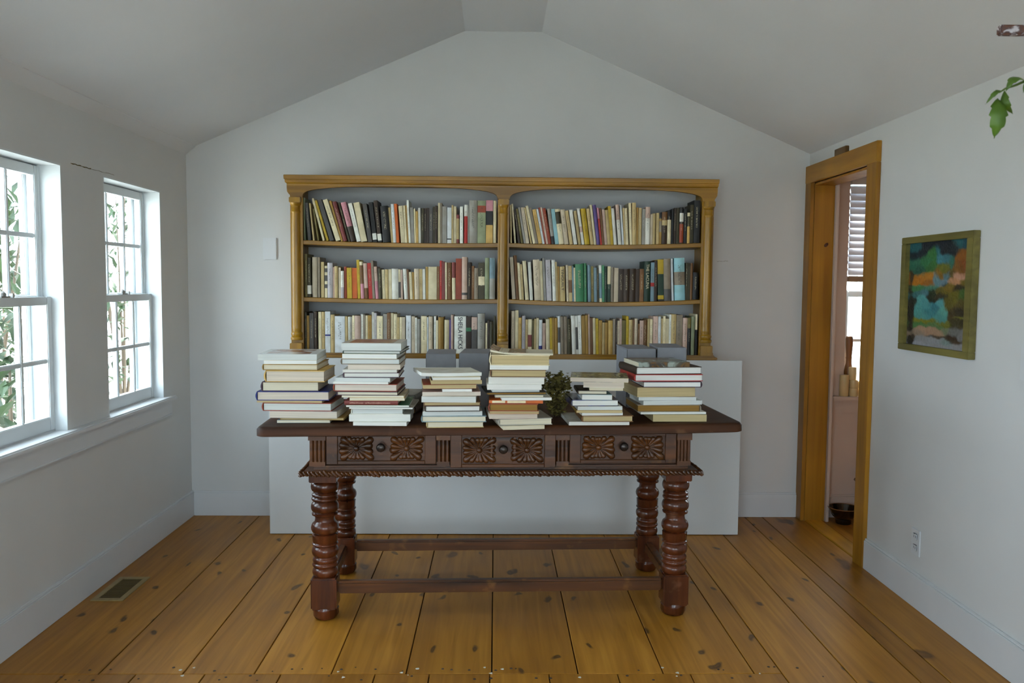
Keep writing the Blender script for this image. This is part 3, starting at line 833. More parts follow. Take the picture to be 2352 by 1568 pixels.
def pagemat(name, c, gap=.75):
    m, nt, p = newmat(name)
    n = N(nt, 'ShaderNodeTexNoise'); n.inputs['Scale'].default_value = 1; n.inputs['Detail'].default_value = 3
    nt.links.new(coords(nt, (4, 4, 900)), n.inputs['Vector'])
    oi = N(nt, 'ShaderNodeObjectInfo')
    r = ramp(nt, [(.35, tuple(x*gap for x in c[:3])), (.62, c[:3])]); nt.links.new(n.outputs[0], r.inputs[0])
    r2 = ramp(nt, [(0, (.88, .86, .82)), (1, (1, 1, 1))]); nt.links.new(oi.outputs['Random'], r2.inputs[0])
    nt.links.new(mixc(nt, r.outputs[0], r2.outputs[0], 1, 'MULTIPLY'), p.inputs['Base Color']); p.inputs['Roughness'].default_value = .8; p.inputs['Specular IOR Level'].default_value = .2
    return m
PG = {'w': pagemat('pages_white', srgb(238, 238, 232), .84), 'c': pagemat('pages_cream', srgb(232, 224, 200)), 't': pagemat('pages_tan', srgb(204, 184, 138)),
      'b': pagemat('pages_brown', srgb(160, 122, 60)), 'g': pagemat('pages_grey', srgb(218, 222, 218), .82), 'p': pagemat('pages_pinkish', srgb(226, 214, 198))}
INK = plain('black_ink', (.02, .018, .018, 1), .6); GILT = plain('gilt_ink', (.55, .48, .30, 1), .5); WINK = plain('white_ink', (.75, .72, .66, 1), .6)

ONES = ['', 'first', 'second', 'third', 'fourth', 'fifth', 'sixth', 'seventh', 'eighth', 'ninth', 'tenth', 'eleventh', 'twelfth', 'thirteenth', 'fourteenth', 'fifteenth', 'sixteenth', 'seventeenth', 'eighteenth', 'nineteenth']
def ordinal(n):
    if n < 20: return ONES[n]
    t, u = divmod(n, 10)
    return {2: 'twentieth', 3: 'thirtieth', 4: 'fortieth', 5: 'fiftieth', 6: 'sixtieth'}[t] if u == 0 else {2: 'twenty', 3: 'thirty', 4: 'forty', 5: 'fifty'}[t]+'-'+ONES[u]

def text_mesh(txt, size, mat, bold=.0):
    cu = bpy.data.curves.new('title_curve', 'FONT'); cu.body = txt; cu.size = size; cu.align_x = 'CENTER'; cu.align_y = 'CENTER'; cu.offset = bold; cu.resolution_u = 3; cu.extrude = .0002
    o = bpy.data.objects.new('tmp', cu); COL.objects.link(o)
    bpy.context.view_layer.update()
    me = bpy.data.meshes.new_from_object(o.evaluated_get(bpy.context.evaluated_depsgraph_get()))
    bpy.data.objects.remove(o); bpy.data.curves.remove(cu)
    me.name = 'title'; me.materials.clear(); me.materials.append(mat)
    return me

def shelf_book_mesh(w, dpt, h, rnd):
    "cover: boards and (rounded) spine; spine faces -y.  pages: block"
    bt = min(.0022, w*.16); n = 5 if rnd else 1
    V, F = [], []
    out, inn = [], []
    for k in range(n+1):
        t = k/n; x = w*t; bow = (sin(pi*t))*rnd*.22*w
        out.append((x, -bow)); inn.append((bt+(w-2*bt)*t, bt-bow*.6))
    ring = [(0, dpt)] + out + [(w, dpt), (w-bt, dpt)] + list(reversed(inn)) + [(bt, dpt)]
    m = len(ring)
    for z in (0, h):
        V += [(x, y, z) for x, y in ring]
    # quads of the U shape (top and bottom) as strips between the outer and the inner path
    oi_ = [0] + list(range(1, n+2)) + [n+2]
    ii = [m-1] + list(range(m-2, m-2-(n+1), -1)) + [n+3]
    for base in (0, m):
        for a in range(len(oi_)-1):
            q = (base+oi_[a], base+oi_[a+1], base+ii[a+1], base+ii[a])
            F.append(q if base else tuple(reversed(q)))
    for k in range(m):
        k2 = (k+1) % m; F.append((k, k2, m+k2, m+k))
    pg = box(bt*.95, w-bt*.95, bt+.001, dpt-.004, .003, h-.0035)
    return (V, F), pg

ROWN = {'LT': ("left bay's top shelf", 'books on the top shelf of the left bay'), 'RT': ("right bay's top shelf", 'books on the top shelf of the right bay'),
        'LM': ("left bay's middle shelf", 'books on the middle shelf of the left bay'), 'RM': ("right bay's middle shelf", 'books on the middle shelf of the right bay'),
        'LB': ("left bay's bottom shelf", 'books on the bottom shelf of the left bay'), 'RB': ("right bay's bottom shelf", 'books on the bottom shelf of the right bay')}
# rows measured on the photograph: segments (origin px, scale) then  foot-left, foot-right, top, lean, colour [, bands]
ROWS = {
'LT': [((690, 450, 10.226), "50,100,40,-25,s;180,250,160,-85,G;295,330,170,-90,t;395,435,300,-105,v;520,570,60,-265,c;615,668,110,-270,y;690,790,95,-285,G;836,950,100,-300,c;952,1000,120,-270,T;1008,1100,145,-255,m;1125,1170,155,-240,V;1190,1310,165,-235,p,0d .38p;1325,1420,180,-205,w;1424,1568,165,-180,c;1590,1690,190,-130,G;1705,1800,150,-105,k,0k .06w .22k;1825,1915,110,-110,d,0k .04w .20d;1940,2115,240,-65,k;2130,2182,270,-70,t;2184,2255,190,-62,W;2258,2325,185,-70,o"),
       ((910, 450, 9.8), "108,200,225,-60,c;202,244,215,-48,c;246,280,210,-45,T;283,330,95,-55,w;332,405,255,-25,g;412,442,280,-20,c;444,502,345,-12,a;506,556,265,-14,w;560,622,275,0,V;624,682,275,0,d;684,742,270,0,d;744,822,280,0,G;824,872,240,0,V;874,932,220,0,d;938,985,155,0,c;987,1030,157,0,u;1036,1134,235,0,g;1146,1240,262,0,W,0W .10k .13W;1243,1286,205,0,t;1290,1350,235,0,c;1354,1415,420,0,t,0m .14t .86m;1432,1502,235,0,w;1530,1604,200,0,w,0r .70w;1606,1638,210,0,g;1641,1822,100,0,g;1828,2012,110,0,s,0s .72R .88s;2018,2174,100,0,p,0a .42k .75p;2186,2252,110,0,c")],
'RT': [((1160, 450, 9.8), "122,158,200,-52,t;213,250,175,-120,c;298,345,300,-120,d;362,412,290,-150,v;428,480,260,-158,g;482,556,262,-140,e;580,616,265,-150,t;638,697,225,-175,c;700,762,270,-165,u;766,852,310,-152,a;856,906,300,-150,W;908,942,260,-150,R;944,986,255,-148,E;990,1062,280,-145,R;1064,1142,290,-110,g,0k .22g;1146,1230,300,-112,l;1233,1348,300,-112,c,0c .58V .92c;1356,1458,310,-112,e;1476,1552,335,-116,t;1572,1652,315,-120,w;1676,1742,340,-118,t;1756,1816,280,-124,w,0w .34E .50w;1826,1938,290,-108,y;1956,2032,290,-112,t;2038,2092,205,-116,c;2098,2174,205,-108,P;2180,2222,265,-94,p,0r .7p;2224,2272,275,-82,b;2278,2338,310,-76,E"),
       ((1390, 450, 9.8), "88,162,320,-72,t;164,228,230,-92,y;234,302,280,-88,w;334,412,195,-78,E,0w .62E;428,466,205,-70,W;468,510,270,-50,t;512,572,275,-46,c;598,652,155,-42,c;655,742,155,-20,t;744,792,260,-8,T;794,862,270,-4,t;872,944,290,0,g;946,1052,250,0,w,0w .7E;1062,1112,410,0,e;1114,1178,395,0,t;1194,1256,385,0,t;1262,1320,370,0,d,0T .38u .72T .8k;1322,1442,365,0,b,0d .58t .74b;1448,1534,330,0,k,0c .72k;1548,1600,290,0,k;1602,1650,270,0,d;1652,1724,270,0,V;1728,1814,260,0,k,0d .02R .54k .60w .84k;1826,1900,290,0,k;1902,1964,380,0,V,0a .55V .88c;1968,2044,200,0,V;2050,2188,105,0,k")],
'LM': [((690, 580, 10.226), "102,160,30,0,v;165,254,120,0,V,0V .08w .30V;280,394,105,0,e;408,462,110,0,u;486,558,220,0,t;572,630,310,0,c,0c .3G .42c .52G .7c .8G .92c;638,760,240,0,L;762,802,340,0,E;806,884,320,0,t;898,950,350,0,e;952,1022,430,0,w,0L .4w;1026,1090,330,-22,R;1100,1212,355,-18,y;1216,1334,360,-20,o;1348,1414,170,-62,y;1426,1500,215,-54,E,0p .4b .9c;1504,1594,250,-34,E,0b .3E;1606,1694,245,-48,r;1696,1752,190,-62,u;1764,1838,330,-52,p,0p .55E;1842,1922,370,-20,V;1928,1994,400,-22,c;2000,2074,395,-12,t;2078,2150,390,-10,c;2152,2306,380,-10,w"),
       ((910, 580, 9.8), "52,104,380,-8,c,0c .05G .58c;108,152,385,-20,E;182,264,370,-34,w;266,306,380,-34,b;312,370,440,-26,c;372,412,440,-16,T;415,520,365,-14,e;522,592,370,-10,t;600,660,375,-10,w;664,720,320,-6,a;722,912,320,0,c;915,974,310,0,b;978,1024,180,-34,r;1028,1098,200,-38,m;1104,1144,220,-26,c;1148,1252,225,-10,b;1262,1334,220,-10,p,0c .58m;1338,1472,135,0,R;1478,1594,100,0,E,0E .1G .16E;1600,1692,220,0,d;1696,1756,300,0,b;1758,1842,350,0,u;1846,1988,230,0,V,0V .38c .62V;1994,2088,120,0,s;2098,2222,125,0,g,0g .5B")],
'RM': [((1160, 580, 9.8), "162,242,105,-66,e;254,324,65,-68,b;328,382,230,-72,c;384,434,265,-56,t;464,548,190,-76,c;570,642,215,-58,w;676,822,160,-48,e;826,892,190,-48,c;896,948,120,-56,g;956,1074,165,-44,L;1096,1174,165,-40,w;1177,1216,210,-36,t;1219,1266,310,-30,T;1270,1386,315,-24,t;1416,1470,280,-30,e;1472,1548,300,-32,a,0t .25b .6t;1550,1590,310,-30,B;1592,1626,340,-28,c;1630,1812,260,-28,n;1822,1884,240,-24,n;1906,1980,280,-22,B;1984,2042,310,-20,v;2048,2116,340,-24,B;2120,2170,350,-24,V;2174,2232,285,-30,B,0c .1B .78w;2234,2290,285,-20,n;2292,2340,310,-10,N"),
       ((1390, 580, 9.8), "96,168,310,0,N,0N .5c;178,242,330,0,u;248,346,345,0,e;350,464,370,0,d;468,602,370,0,d;605,744,365,0,d;748,832,380,0,d;836,932,370,0,b;942,1082,200,0,N;1090,1168,225,0,B,0B .38r .48B;1172,1240,180,-10,d;1268,1402,160,-58,y,0k .04y .14N .65y;1408,1562,140,-54,u,0G .28u;1584,1628,140,-44,W;1648,1888,130,-34,l,0l .36u .67l;1892,1948,235,0,V;1950,2000,240,0,V;2002,2056,240,0,b;2060,2188,455,0,k")],
'LB': [((690, 705, 10.226), "75,150,120,0,V;152,210,200,0,T;215,314,140,0,G;318,402,110,0,d;428,500,115,0,c;502,578,115,0,t;582,704,105,0,W,0W .40x .44W;716,812,180,0,t;815,1052,215,0,W;1058,1122,220,0,t;1128,1166,230,0,w;1168,1222,230,0,g;1225,1282,200,0,c;1285,1424,205,0,E;1430,1480,170,0,w;1482,1534,180,0,u;1540,1590,200,0,c;1592,1682,195,0,T;1685,1740,120,0,w;1742,1804,140,0,L;1808,1944,210,0,c;1952,2042,165,0,g;2045,2130,140,0,b;2132,2200,145,0,c;2203,2282,165,0,c;2285,2336,240,0,t"),
       ((910, 705, 9.8), "90,140,230,0,c;142,214,230,0,e;232,344,190,0,W;358,432,210,0,e;436,482,240,0,w;488,562,270,0,g;572,702,205,0,c;704,740,230,0,W;742,832,215,0,e;862,912,205,0,w;914,956,300,0,c;960,1080,230,0,T;1100,1206,290,0,c;1209,1246,280,0,P;1248,1304,180,0,E;1322,1584,210,0,w;1588,1704,220,0,d,0d .6n .7d;1712,1838,230,0,u,0G .66E;1848,2010,150,0,g;2026,2068,360,0,c;2072,2116,300,0,d;2120,2202,330,0,V;2206,2262,210,0,V")],
'RB': [((1160, 705, 9.8), "138,214,90,0,e;222,302,75,0,c;304,378,240,0,a;386,462,200,0,L;468,522,280,0,t;525,612,275,0,e,0c .2m .55c;618,664,300,0,v;668,720,270,0,t;722,778,250,0,c;782,856,290,0,W,0W .06x .24W;860,936,365,0,E;956,1040,275,-36,c;1043,1102,250,-46,y;1104,1160,240,-40,T;1162,1226,250,-34,T;1232,1290,205,-54,W,0W .3G .7W;1296,1370,215,-48,u;1372,1450,215,-40,u;1454,1542,270,-44,V;1556,1650,195,-50,w;1653,1706,200,-44,w,0w .12G .7w;1708,1784,190,-38,w;1788,1872,200,-30,T;1875,1938,185,-26,T;1940,1976,165,-26,E;1979,2042,240,-24,b;2044,2110,250,-24,c;2112,2172,260,-20,y;2174,2254,300,-12,T;2258,2314,350,-8,t"),
       ((1390, 705, 9.8), "62,134,350,-8,T;138,244,305,-8,a;246,302,270,-6,u;306,344,290,0,d;348,400,310,-6,e;402,450,265,-6,E;452,548,300,-6,v;552,612,210,-6,y;615,704,290,-4,t;706,744,290,0,b;746,814,260,-4,e;824,862,380,0,b;866,952,305,-4,E;955,1040,290,-4,b;1043,1098,270,0,t;1100,1162,275,-4,c;1178,1290,210,-4,E;1298,1362,215,-6,W;1364,1402,260,0,t;1404,1458,205,-4,c;1460,1542,265,0,c;1545,1592,170,-4,w;1595,1708,165,0,t;1713,1854,180,0,u;1862,1972,245,0,E;1975,2052,245,0,v,0k .72v;2058,2144,215,0,s;2156,2200,165,0,c,0k .62c")]}
YS = BY+.022
PYS = {'LT': 556, 'RT': 560, 'LM': 686, 'RM': 690, 'LB': 813, 'RB': 813}
TITLES = {('LB', 1322): ('SHEILA HICKS', INK), ('RM', 942): ('THE LACUNA', GILT), ('RM', 1270): ('TINGUELY', INK)}
for row, segs_ in ROWS.items():
    L_ = []
    for (oxp, oyp, sc), txt in segs_:
        for it in txt.split(';'):
            q = it.split(','); a, b, t, ln = (float(v) for v in q[:4]); col = q[4]
            bands = None
            if len(q) > 5:
                bands = []
                for e in q[5].split(): bands.append((float(e[:-1]), e[-1]))
            L_.append((oxp+a/sc, oxp+b/sc, oyp+t/sc, ln/sc, col, bands, int(a)))
    prev = None; n_ = len(L_)
    x_lo = {'L': IL+.001, 'R': MR+.001}[row[0]]; x_hi = {'L': ML-.001, 'R': IR-.003}[row[0]]
    for i, (pa, pb, pt, ln, col, bands, key) in enumerate(L_):
        py = PYS[row]
        x0 = at(pa, py, 1, YS).x; x1 = at(pb, py, 1, YS).x
        if i == 0:
            xf_ = x0; xe_ = at(L_[-1][1], py, 1, YS).x; comp = min(1.0, (x_hi-.003-xf_)/(xe_-xf_))
        x0 = xf_+(x0-xf_)*comp; x1 = xf_+(x1-xf_)*comp
        x0 = max(x0, x_lo+.001); x1 = min(x1, x_hi)
        zs = shelf_z(row, x0)
        zt = at((pa+pb)/2+ln, pt, 1, YS).z
        hgt = zt-zs
        lean = -ln*(YS/FPX)                       # metres the head hangs to the left
        ang = math.atan2(max(0, lean), hgt)
        if prev:
            px0, pw, pang, ph = prev
            right0 = px0 + pw/cos(pang)           # where the neighbour's right face meets the shelf
            x0 = max(x0, right0+.0008)
            # do not lean through the neighbour
            for _ in range(60):
                h_ = hgt/cos(ang) if ang else hgt
                ptop = ph*cos(pang); ntop = h_*cos(ang)
                zc = min(ptop, ntop) ; 
                xp = right0 - math.tan(pang)*zc if zc <= ptop - pw*sin(pang) else right0 - math.tan(pang)*zc
                xn = x0 - math.tan(ang)*zc
                if xn >= xp+.0008: break
                ang *= .93
                if ang < .002: ang = 0; break
        else:
            ang = min(ang, math.atan2(max(0, x0-x_lo), hgt))
        w = max(.005, (x1-x0)*cos(ang)-.0004)
        if x0+w/cos(ang) > x_hi: w = max(.005, (x_hi-x0)*cos(ang)-.0005)
        hh = hgt/cos(ang) if ang else hgt
        if i+1 == n_: pass
        rn = random.Random(hash((row, i)) if False else i*31+ord(row[0])*7+ord(row[1])*3)
        dpt = min(.22, max(.12, hh*.72))
        hard = rn.random() < .45 and w > .012
        cv, pg = shelf_book_mesh(w, dpt, hh, .8 if hard else .15)
        size = 'slim' if w < .0145 else ('thick' if w > .026 else 'medium')
        cname = CC[col][3]
        if bands and len(set(c for _, c in bands)) > 1:
            cs = []
            for _, c in bands:
                if c not in cs: cs.append(c)
            cname = CC[cs[-1]][3]+' and '+CC[cs[-2]][3] if len(cs) > 1 else cname
        lab = '%s %s book%s, %s from left on the %s' % (size, cname, ' leaning left' if ang > .06 and ' and ' not in cname else '', ordinal(i+1), ROWN[row][0])
        bo = thing('shelved_book', lab, 'book', (x0, YS+rn.uniform(0, .006), zs+.0004 + max(0, shelf_z(row, x0+w)-zs-w*sin(ang))), 0, ROWN[row][1])
        bo.rotation_euler = (0, -ang, 0)
        titled = (row, key) in TITLES
        c = obj('cover', cv, bookmat(col, bands, not titled), bo, smooth=True, angle=40)
        obj('pages', pg, PG[rn.choice('wccct')], bo)
        if titled:
            tx, ink = TITLES[(row, key)]
            me = text_mesh(tx, .1, ink, .001)
            xs_ = [v.co.x for v in me.vertices]; ys_ = [v.co.y for v in me.vertices]
            sx_ = hh*(.86 if tx[0] == 'S' else .62)/(max(xs_)-min(xs_)); sy_ = w*(.40 if tx[0] == 'S' else .5)/(max(ys_)-min(ys_))
            to = link('title', me, bo, (w*.5, -.0012-(.22*.8*w if hard else .22*.15*w), hh*(.55 if tx[0] == 'S' else .62)))
            to.matrix_local = Matrix.Translation(to.location) @ Matrix(((0, 1, 0, 0), (0, 0, -1, 0), (-1, 0, 0, 0), (0, 0, 0, 1))) @ Matrix.Diagonal((sx_, sy_, 1, 1))
            bo['label'] = '%s %s book with dark vertical title, %s from left on the %s' % (size, cname, ordinal(i+1), ROWN[row][0]) if ink is INK else '%s %s book with gilt title, %s from left on the %s' % (size, cname, ordinal(i+1), ROWN[row][0])
        prev = (x0, w, ang, hh)

# ================================================================== STACKS ON THE TABLE
def flat_book(name, w, dpt, th, kind, cov, pages, spine, label, group, loc, rz, bow=0.0, bands=None, pic=None):
    """a book lying flat. local: x 0..w along the front, y 0..dpt back, z 0..th.
    kind h = hardback (boards overhang the pages), p = paperback; spine L, R, F or B"""
    t = thing(name, label, 'book', loc, rz, group)
    hard = kind == 'h'
    bt = min(.0028, th*.16) if hard else min(.0009, th*.09)
    ov = .0032 if hard else .0
    cm = pic if pic else bookmat(cov, bands, False)
    def bend(vf):
        if not bow: return vf
        out = []
        for x, y, z in vf[0]:
            u = (x/w-.5)*2
            out.append((x, y, z - bow*max(0, u)**2*1.0 if bow > 0 else z - bow*max(0, -u)**2))
        return out, vf[1]
    def grid(x0, x1, y0, y1, z0, z1, n=8):
        V, F = [], []
        for i in range(n+1):
            x = x0+(x1-x0)*i/n; V += [(x, y0, z0), (x, y1, z0), (x, y1, z1), (x, y0, z1)]
        for i in range(n):
            for j in range(4): F.append((4*i+j, 4*i+(j+1) % 4, 4*i+4+(j+1) % 4, 4*i+4+j))
        F += [(0, 1, 2, 3), (4*n+3, 4*n+2, 4*n+1, 4*n)]
        return V, F
    boards = [grid(0, w, 0, dpt, 0, bt), grid(0, w, 0, dpt, th-bt, th)]
    # spine, slightly rounded on hardbacks
    n = 6; rb = (.16*th if hard else .02*th)
    def spine_mesh():
        V, F = [], []
        ln = dpt if spine in 'LR' else w
        for k in range(n+1):
            a = k/n; z = th*a; b = rb*sin(pi*a)
            for s_ in (0, ln): V += [(-b, s_, z), (bt*1.2-b*.7, s_, z)]
        for k in range(n):
            i = 4*k; F += [(i, i+4, i+6, i+2), (i+1, i+3, i+7, i+5), (i, i+1, i+5, i+4), (i+2, i+6, i+7, i+3)]
        F += [(0, 2, 3, 1), (4*n, 4*n+1, 4*n+3, 4*n+2)]
        if spine == 'R': V = [(w-x, y, z) for x, y, z in V]
        if spine == 'F': V = [(y, x, z) for x, y, z in V]
        if spine == 'B': V = [(y, dpt-x, z) for x, y, z in V]
        return V, F
    c = obj('cover', bend(join(*boards, spine_mesh())), cm, t, smooth=True, angle=40)
    o = dict(L=ov, R=ov, F=ov, B=ov); o[spine] = bt
    # page block with a slightly hollow fore edge opposite the spine
    obj('pages', bend(grid(o['L'], w-o['R'], o['F'], dpt-o['B'], bt, th-bt)), PG[pages], t)
    return t

def picture_mat(name, cols, scale=7, border=None):
    m, nt, p = newmat(name)
    n = N(nt, 'ShaderNodeTexNoise'); n.inputs['Scale'].default_value = scale; n.inputs['Detail'].default_value = 3; n.inputs['Distortion'].default_value = 1.2
    nt.links.new(coords(nt), n.inputs['Vector'])
    k = len(cols); r = ramp(nt, [(.3+.4*i/k, srgb(*c)) for i, c in enumerate(cols)], 'CONSTANT'); r.color_ramp.interpolation = 'EASE'; nt.links.new(n.outputs[0], r.inputs[0]); col = r.outputs[0]
    if border:
        tc = N(nt, 'ShaderNodeTexCoord'); sp = N(nt, 'ShaderNodeSeparateXYZ'); nt.links.new(tc.outputs['Generated'], sp.inputs[0])
        last = None
        for ax, lo, hi in (('X', .10, .86), ('Y', .12, .9)):
            a = N(nt, 'ShaderNodeMath', operation='GREATER_THAN', i_1=lo); b = N(nt, 'ShaderNodeMath', operation='LESS_THAN', i_1=hi); c_ = N(nt, 'ShaderNodeMath', operation='MULTIPLY')
            nt.links.new(sp.outputs[ax], a.inputs[0]); nt.links.new(sp.outputs[ax], b.inputs[0]); nt.links.new(a.outputs[0], c_.inputs[0]); nt.links.new(b.outputs[0], c_.inputs[1])
            if last:
                d_ = N(nt, 'ShaderNodeMath', operation='MULTIPLY'); nt.links.new(last, d_.inputs[0]); nt.links.new(c_.outputs[0], d_.inputs[1]); last = d_.outputs[0]
            else: last = c_.outputs[0]
        col = mixc(nt, srgb(*border), col, last)
    nt.links.new(col, p.inputs['Base Color']); p.inputs['Roughness'].default_value = .22; p.inputs['Specular IOR Level'].default_value = .5
    return m
PIC1 = picture_mat('glossy_art_cover', [(206, 210, 206), (196, 200, 196), (150, 96, 80), (206, 208, 204)], 6, (208, 212, 208))
PIC2 = picture_mat('brown_art_cover', [(60, 34, 22), (132, 66, 40), (176, 108, 76), (96, 50, 32)], 9, (196, 194, 184))
PIC3 = picture_mat('dark_art_cover', [(58, 50, 40), (112, 80, 38), (84, 74, 60), (150, 160, 150)], 12)
PIC4 = picture_mat('garden_art_cover', [(52, 40, 16), (128, 92, 30), (176, 168, 120), (70, 54, 24)], 16)
PIC5 = picture_mat('dark_photo_cover', [(40, 34, 40), (70, 60, 66), (30, 40, 110), (90, 84, 70)], 8)
GLOSS = bookmat('w', None, False)

# (x0 px, x1 px, top px, kind, cover, pages, spine, yaw deg, depth m, extra)
STK = [
 ('leftmost', 971, [
  (592,726,813.5,'p','w','g','B',1,.27,{'pic':PIC1}), (606,726,827,'p','c','w','B',0,.26,{}), (604,729,836,'h','T','c','L',0,.25,{}), (610,745,850,'h','a','p','L',-1,.24,{}),
  (602,731,876,'h','z','c','L',1,.24,{}), (590,755,898,'h','x','p','L',1,.26,{}), (590,740,919,'p','E','t','L',0,.23,{}), (604,762,924,'h','R','g','L',-1,.25,{}),
  (619,774,943,'p','L','p','L',-2,.24,{}), (644,790,958.5,'h','T','t','L',-1,.24,{}), (636,757,964,'p','B','c','L',0,.22,{})]),
 ('second', 977, [
  (784,921,788,'p','e','g','B',0,.25,{'pic':PIC2}), (788,920,805,'h','N','g','L',-1,.27,{}), (786,911,812.5,'p','c','w','B',0,.24,{}), (784,918,823.5,'h','u','g','L',0,.25,{}),
  (799,919,837,'p','e','p','B',-1,.22,{}), (787,911,848.5,'p','w','w','B',1,.23,{}), (789,917,855.5,'h','z','w','L',0,.26,{}), (770,896,867.5,'p','W','g','B',0,.22,{}),
  (765,892,876.5,'p','w','w','B',-1,.22,{}), (767,912,882,'h','R','p','L',-1,.25,{}), (774,914,899,'h','z','c','L',0,.25,{}), (785,927,908,'p','c','c','B',1,.22,{}),
  (803,929,913,'p','a','c','B',0,.22,{}), (791,914,920,'h','m','c','F',0,.20,{'marks':1}), (795,939,930,'p','n','w','B',0,.24,{}), (802,948,934.5,'p','g','w','B',-1,.24,{}),
  (808,926,938.5,'h','w','g','L',0,.22,{}), (802,942,952,'p','w','w','L',0,.24,{}), (811,934,968.5,'p','w','w','B',0,.22,{})]),
 ('third', 984, [
  (968,1106,859,'p','w','w','B',14,.20,{'bow':-.004}), (994,1104,867,'p','c','w','B',6,.20,{}), (990,1107,874,'p','b','t','B',5,.20,{}), (972,1094,884,'p','R','t','B',5,.21,{}),
  (1016,1084,893.5,'p','b','w','B',3,.17,{}), (970,1104,901,'p','E','p','B',3,.22,{}), (968,1093,910.5,'p','w','g','B',0,.22,{}), (974,1104,924,'h','b','t','L',1,.22,{}),
  (977,1103,932,'h','d','w','L',2,.22,{}), (971,1108,945.5,'p','w','g','L',2,.23,{}), (969,1117,956,'h','B','c','L',2,.24,{}), (981,1111,970.5,'h','t','c','L',5,.22,{})]),
 ('fourth', 988, [
  (1127,1263,815.5,'h','c','t','L',-1,.22,{}), (1125,1260,839,'p','w','w','B',0,.22,{}), (1128,1255,849,'h','b','t','L',-1,.22,{}), (1122,1250,866.5,'p','w','w','B',-2,.22,{}),
  (1119,1244,882.5,'p','w','w','B',-1,.22,{}), (1131,1240,895.5,'p','g','g','B',2,.20,{}), (1118,1257,901.5,'h','k','k2','L',3,.22,{}), (1137,1250,907,'h','g','c','L',3,.21,{}),
  (1153,1268,913.5,'p','w','w','B',3,.21,{'bow':-.0}), (1123,1247,920,'p','o','w','F',-2,.20,{'bandx':1}), (1124,1236,927,'h','R','b','L',0,.20,{}), (1125,1238,944,'p','o','t','B',1,.20,{}),
  (1124,1235,951,'p','E','p','B',2,.20,{}), (1147,1271,963,'h','g','c','L',7,.21,{}), (1156,1252,979,'p','c','c','B',9,.19,{})]),
 ('fifth', 978.5, [
  (1310,1441,868,'p','v','p','B',-7,.21,{'pic':PIC4}), (1340,1432,878,'p','w','p','B',-5,.19,{}), (1354,1430,891,'p','c','c','B',-5,.18,{}), (1328,1395,898,'h','d','c','L',-2,.18,{}),
  (1337,1406,907.5,'p','l','w','B',1,.18,{}), (1314,1422,919.5,'h','m','w','L',3,.21,{'pic':PIC5}), (1327,1430,934.5,'p','w','g','B',2,.20,{}), (1324,1430,943,'p','T','t','L',2,.20,{}),
  (1337,1432,949,'p','w','w','B',3,.18,{}), (1338,1455,955.5,'h','b','t','L',3,.21,{}), (1307,1447,970,'p','w','w','L',2,.24,{})]),
 ('rightmost', 972, [
  (1467,1588,836,'p','c','c','F',5,.22,{'pic':PIC3,'txt':('LARTIGUE', INK)}), (1462,1617,847,'h','d','w','L',5,.25,{}), (1459,1617,864,'h','r','w','L',5,.26,{}), (1478,1613,880,'h','z','w','R',4,.22,{}),
  (1464,1601,893.5,'p','t','t','B',4,.24,{}), (1467,1600,915.5,'p','L','g','B',3,.22,{}), (1478,1616,924,'p','W','g','B',4,.22,{}), (1464,1610,933.5,'h','u','b','R',2,.24,{}),
  (1472,1624,950,'p','w','w','B',3,.24,{}), (1500,1624,955,'p','v','t','B',2,.22,{})]),
]
PG['k2'] = PG['b']
KN = {'h': 'hardback', 'p': 'paperback'}; PN = {'w': 'white', 'c': 'cream', 't': 'tan', 'b': 'brown', 'g': 'grey', 'p': 'pinkish', 'k2': 'brown'}
STACK_TOP = {}
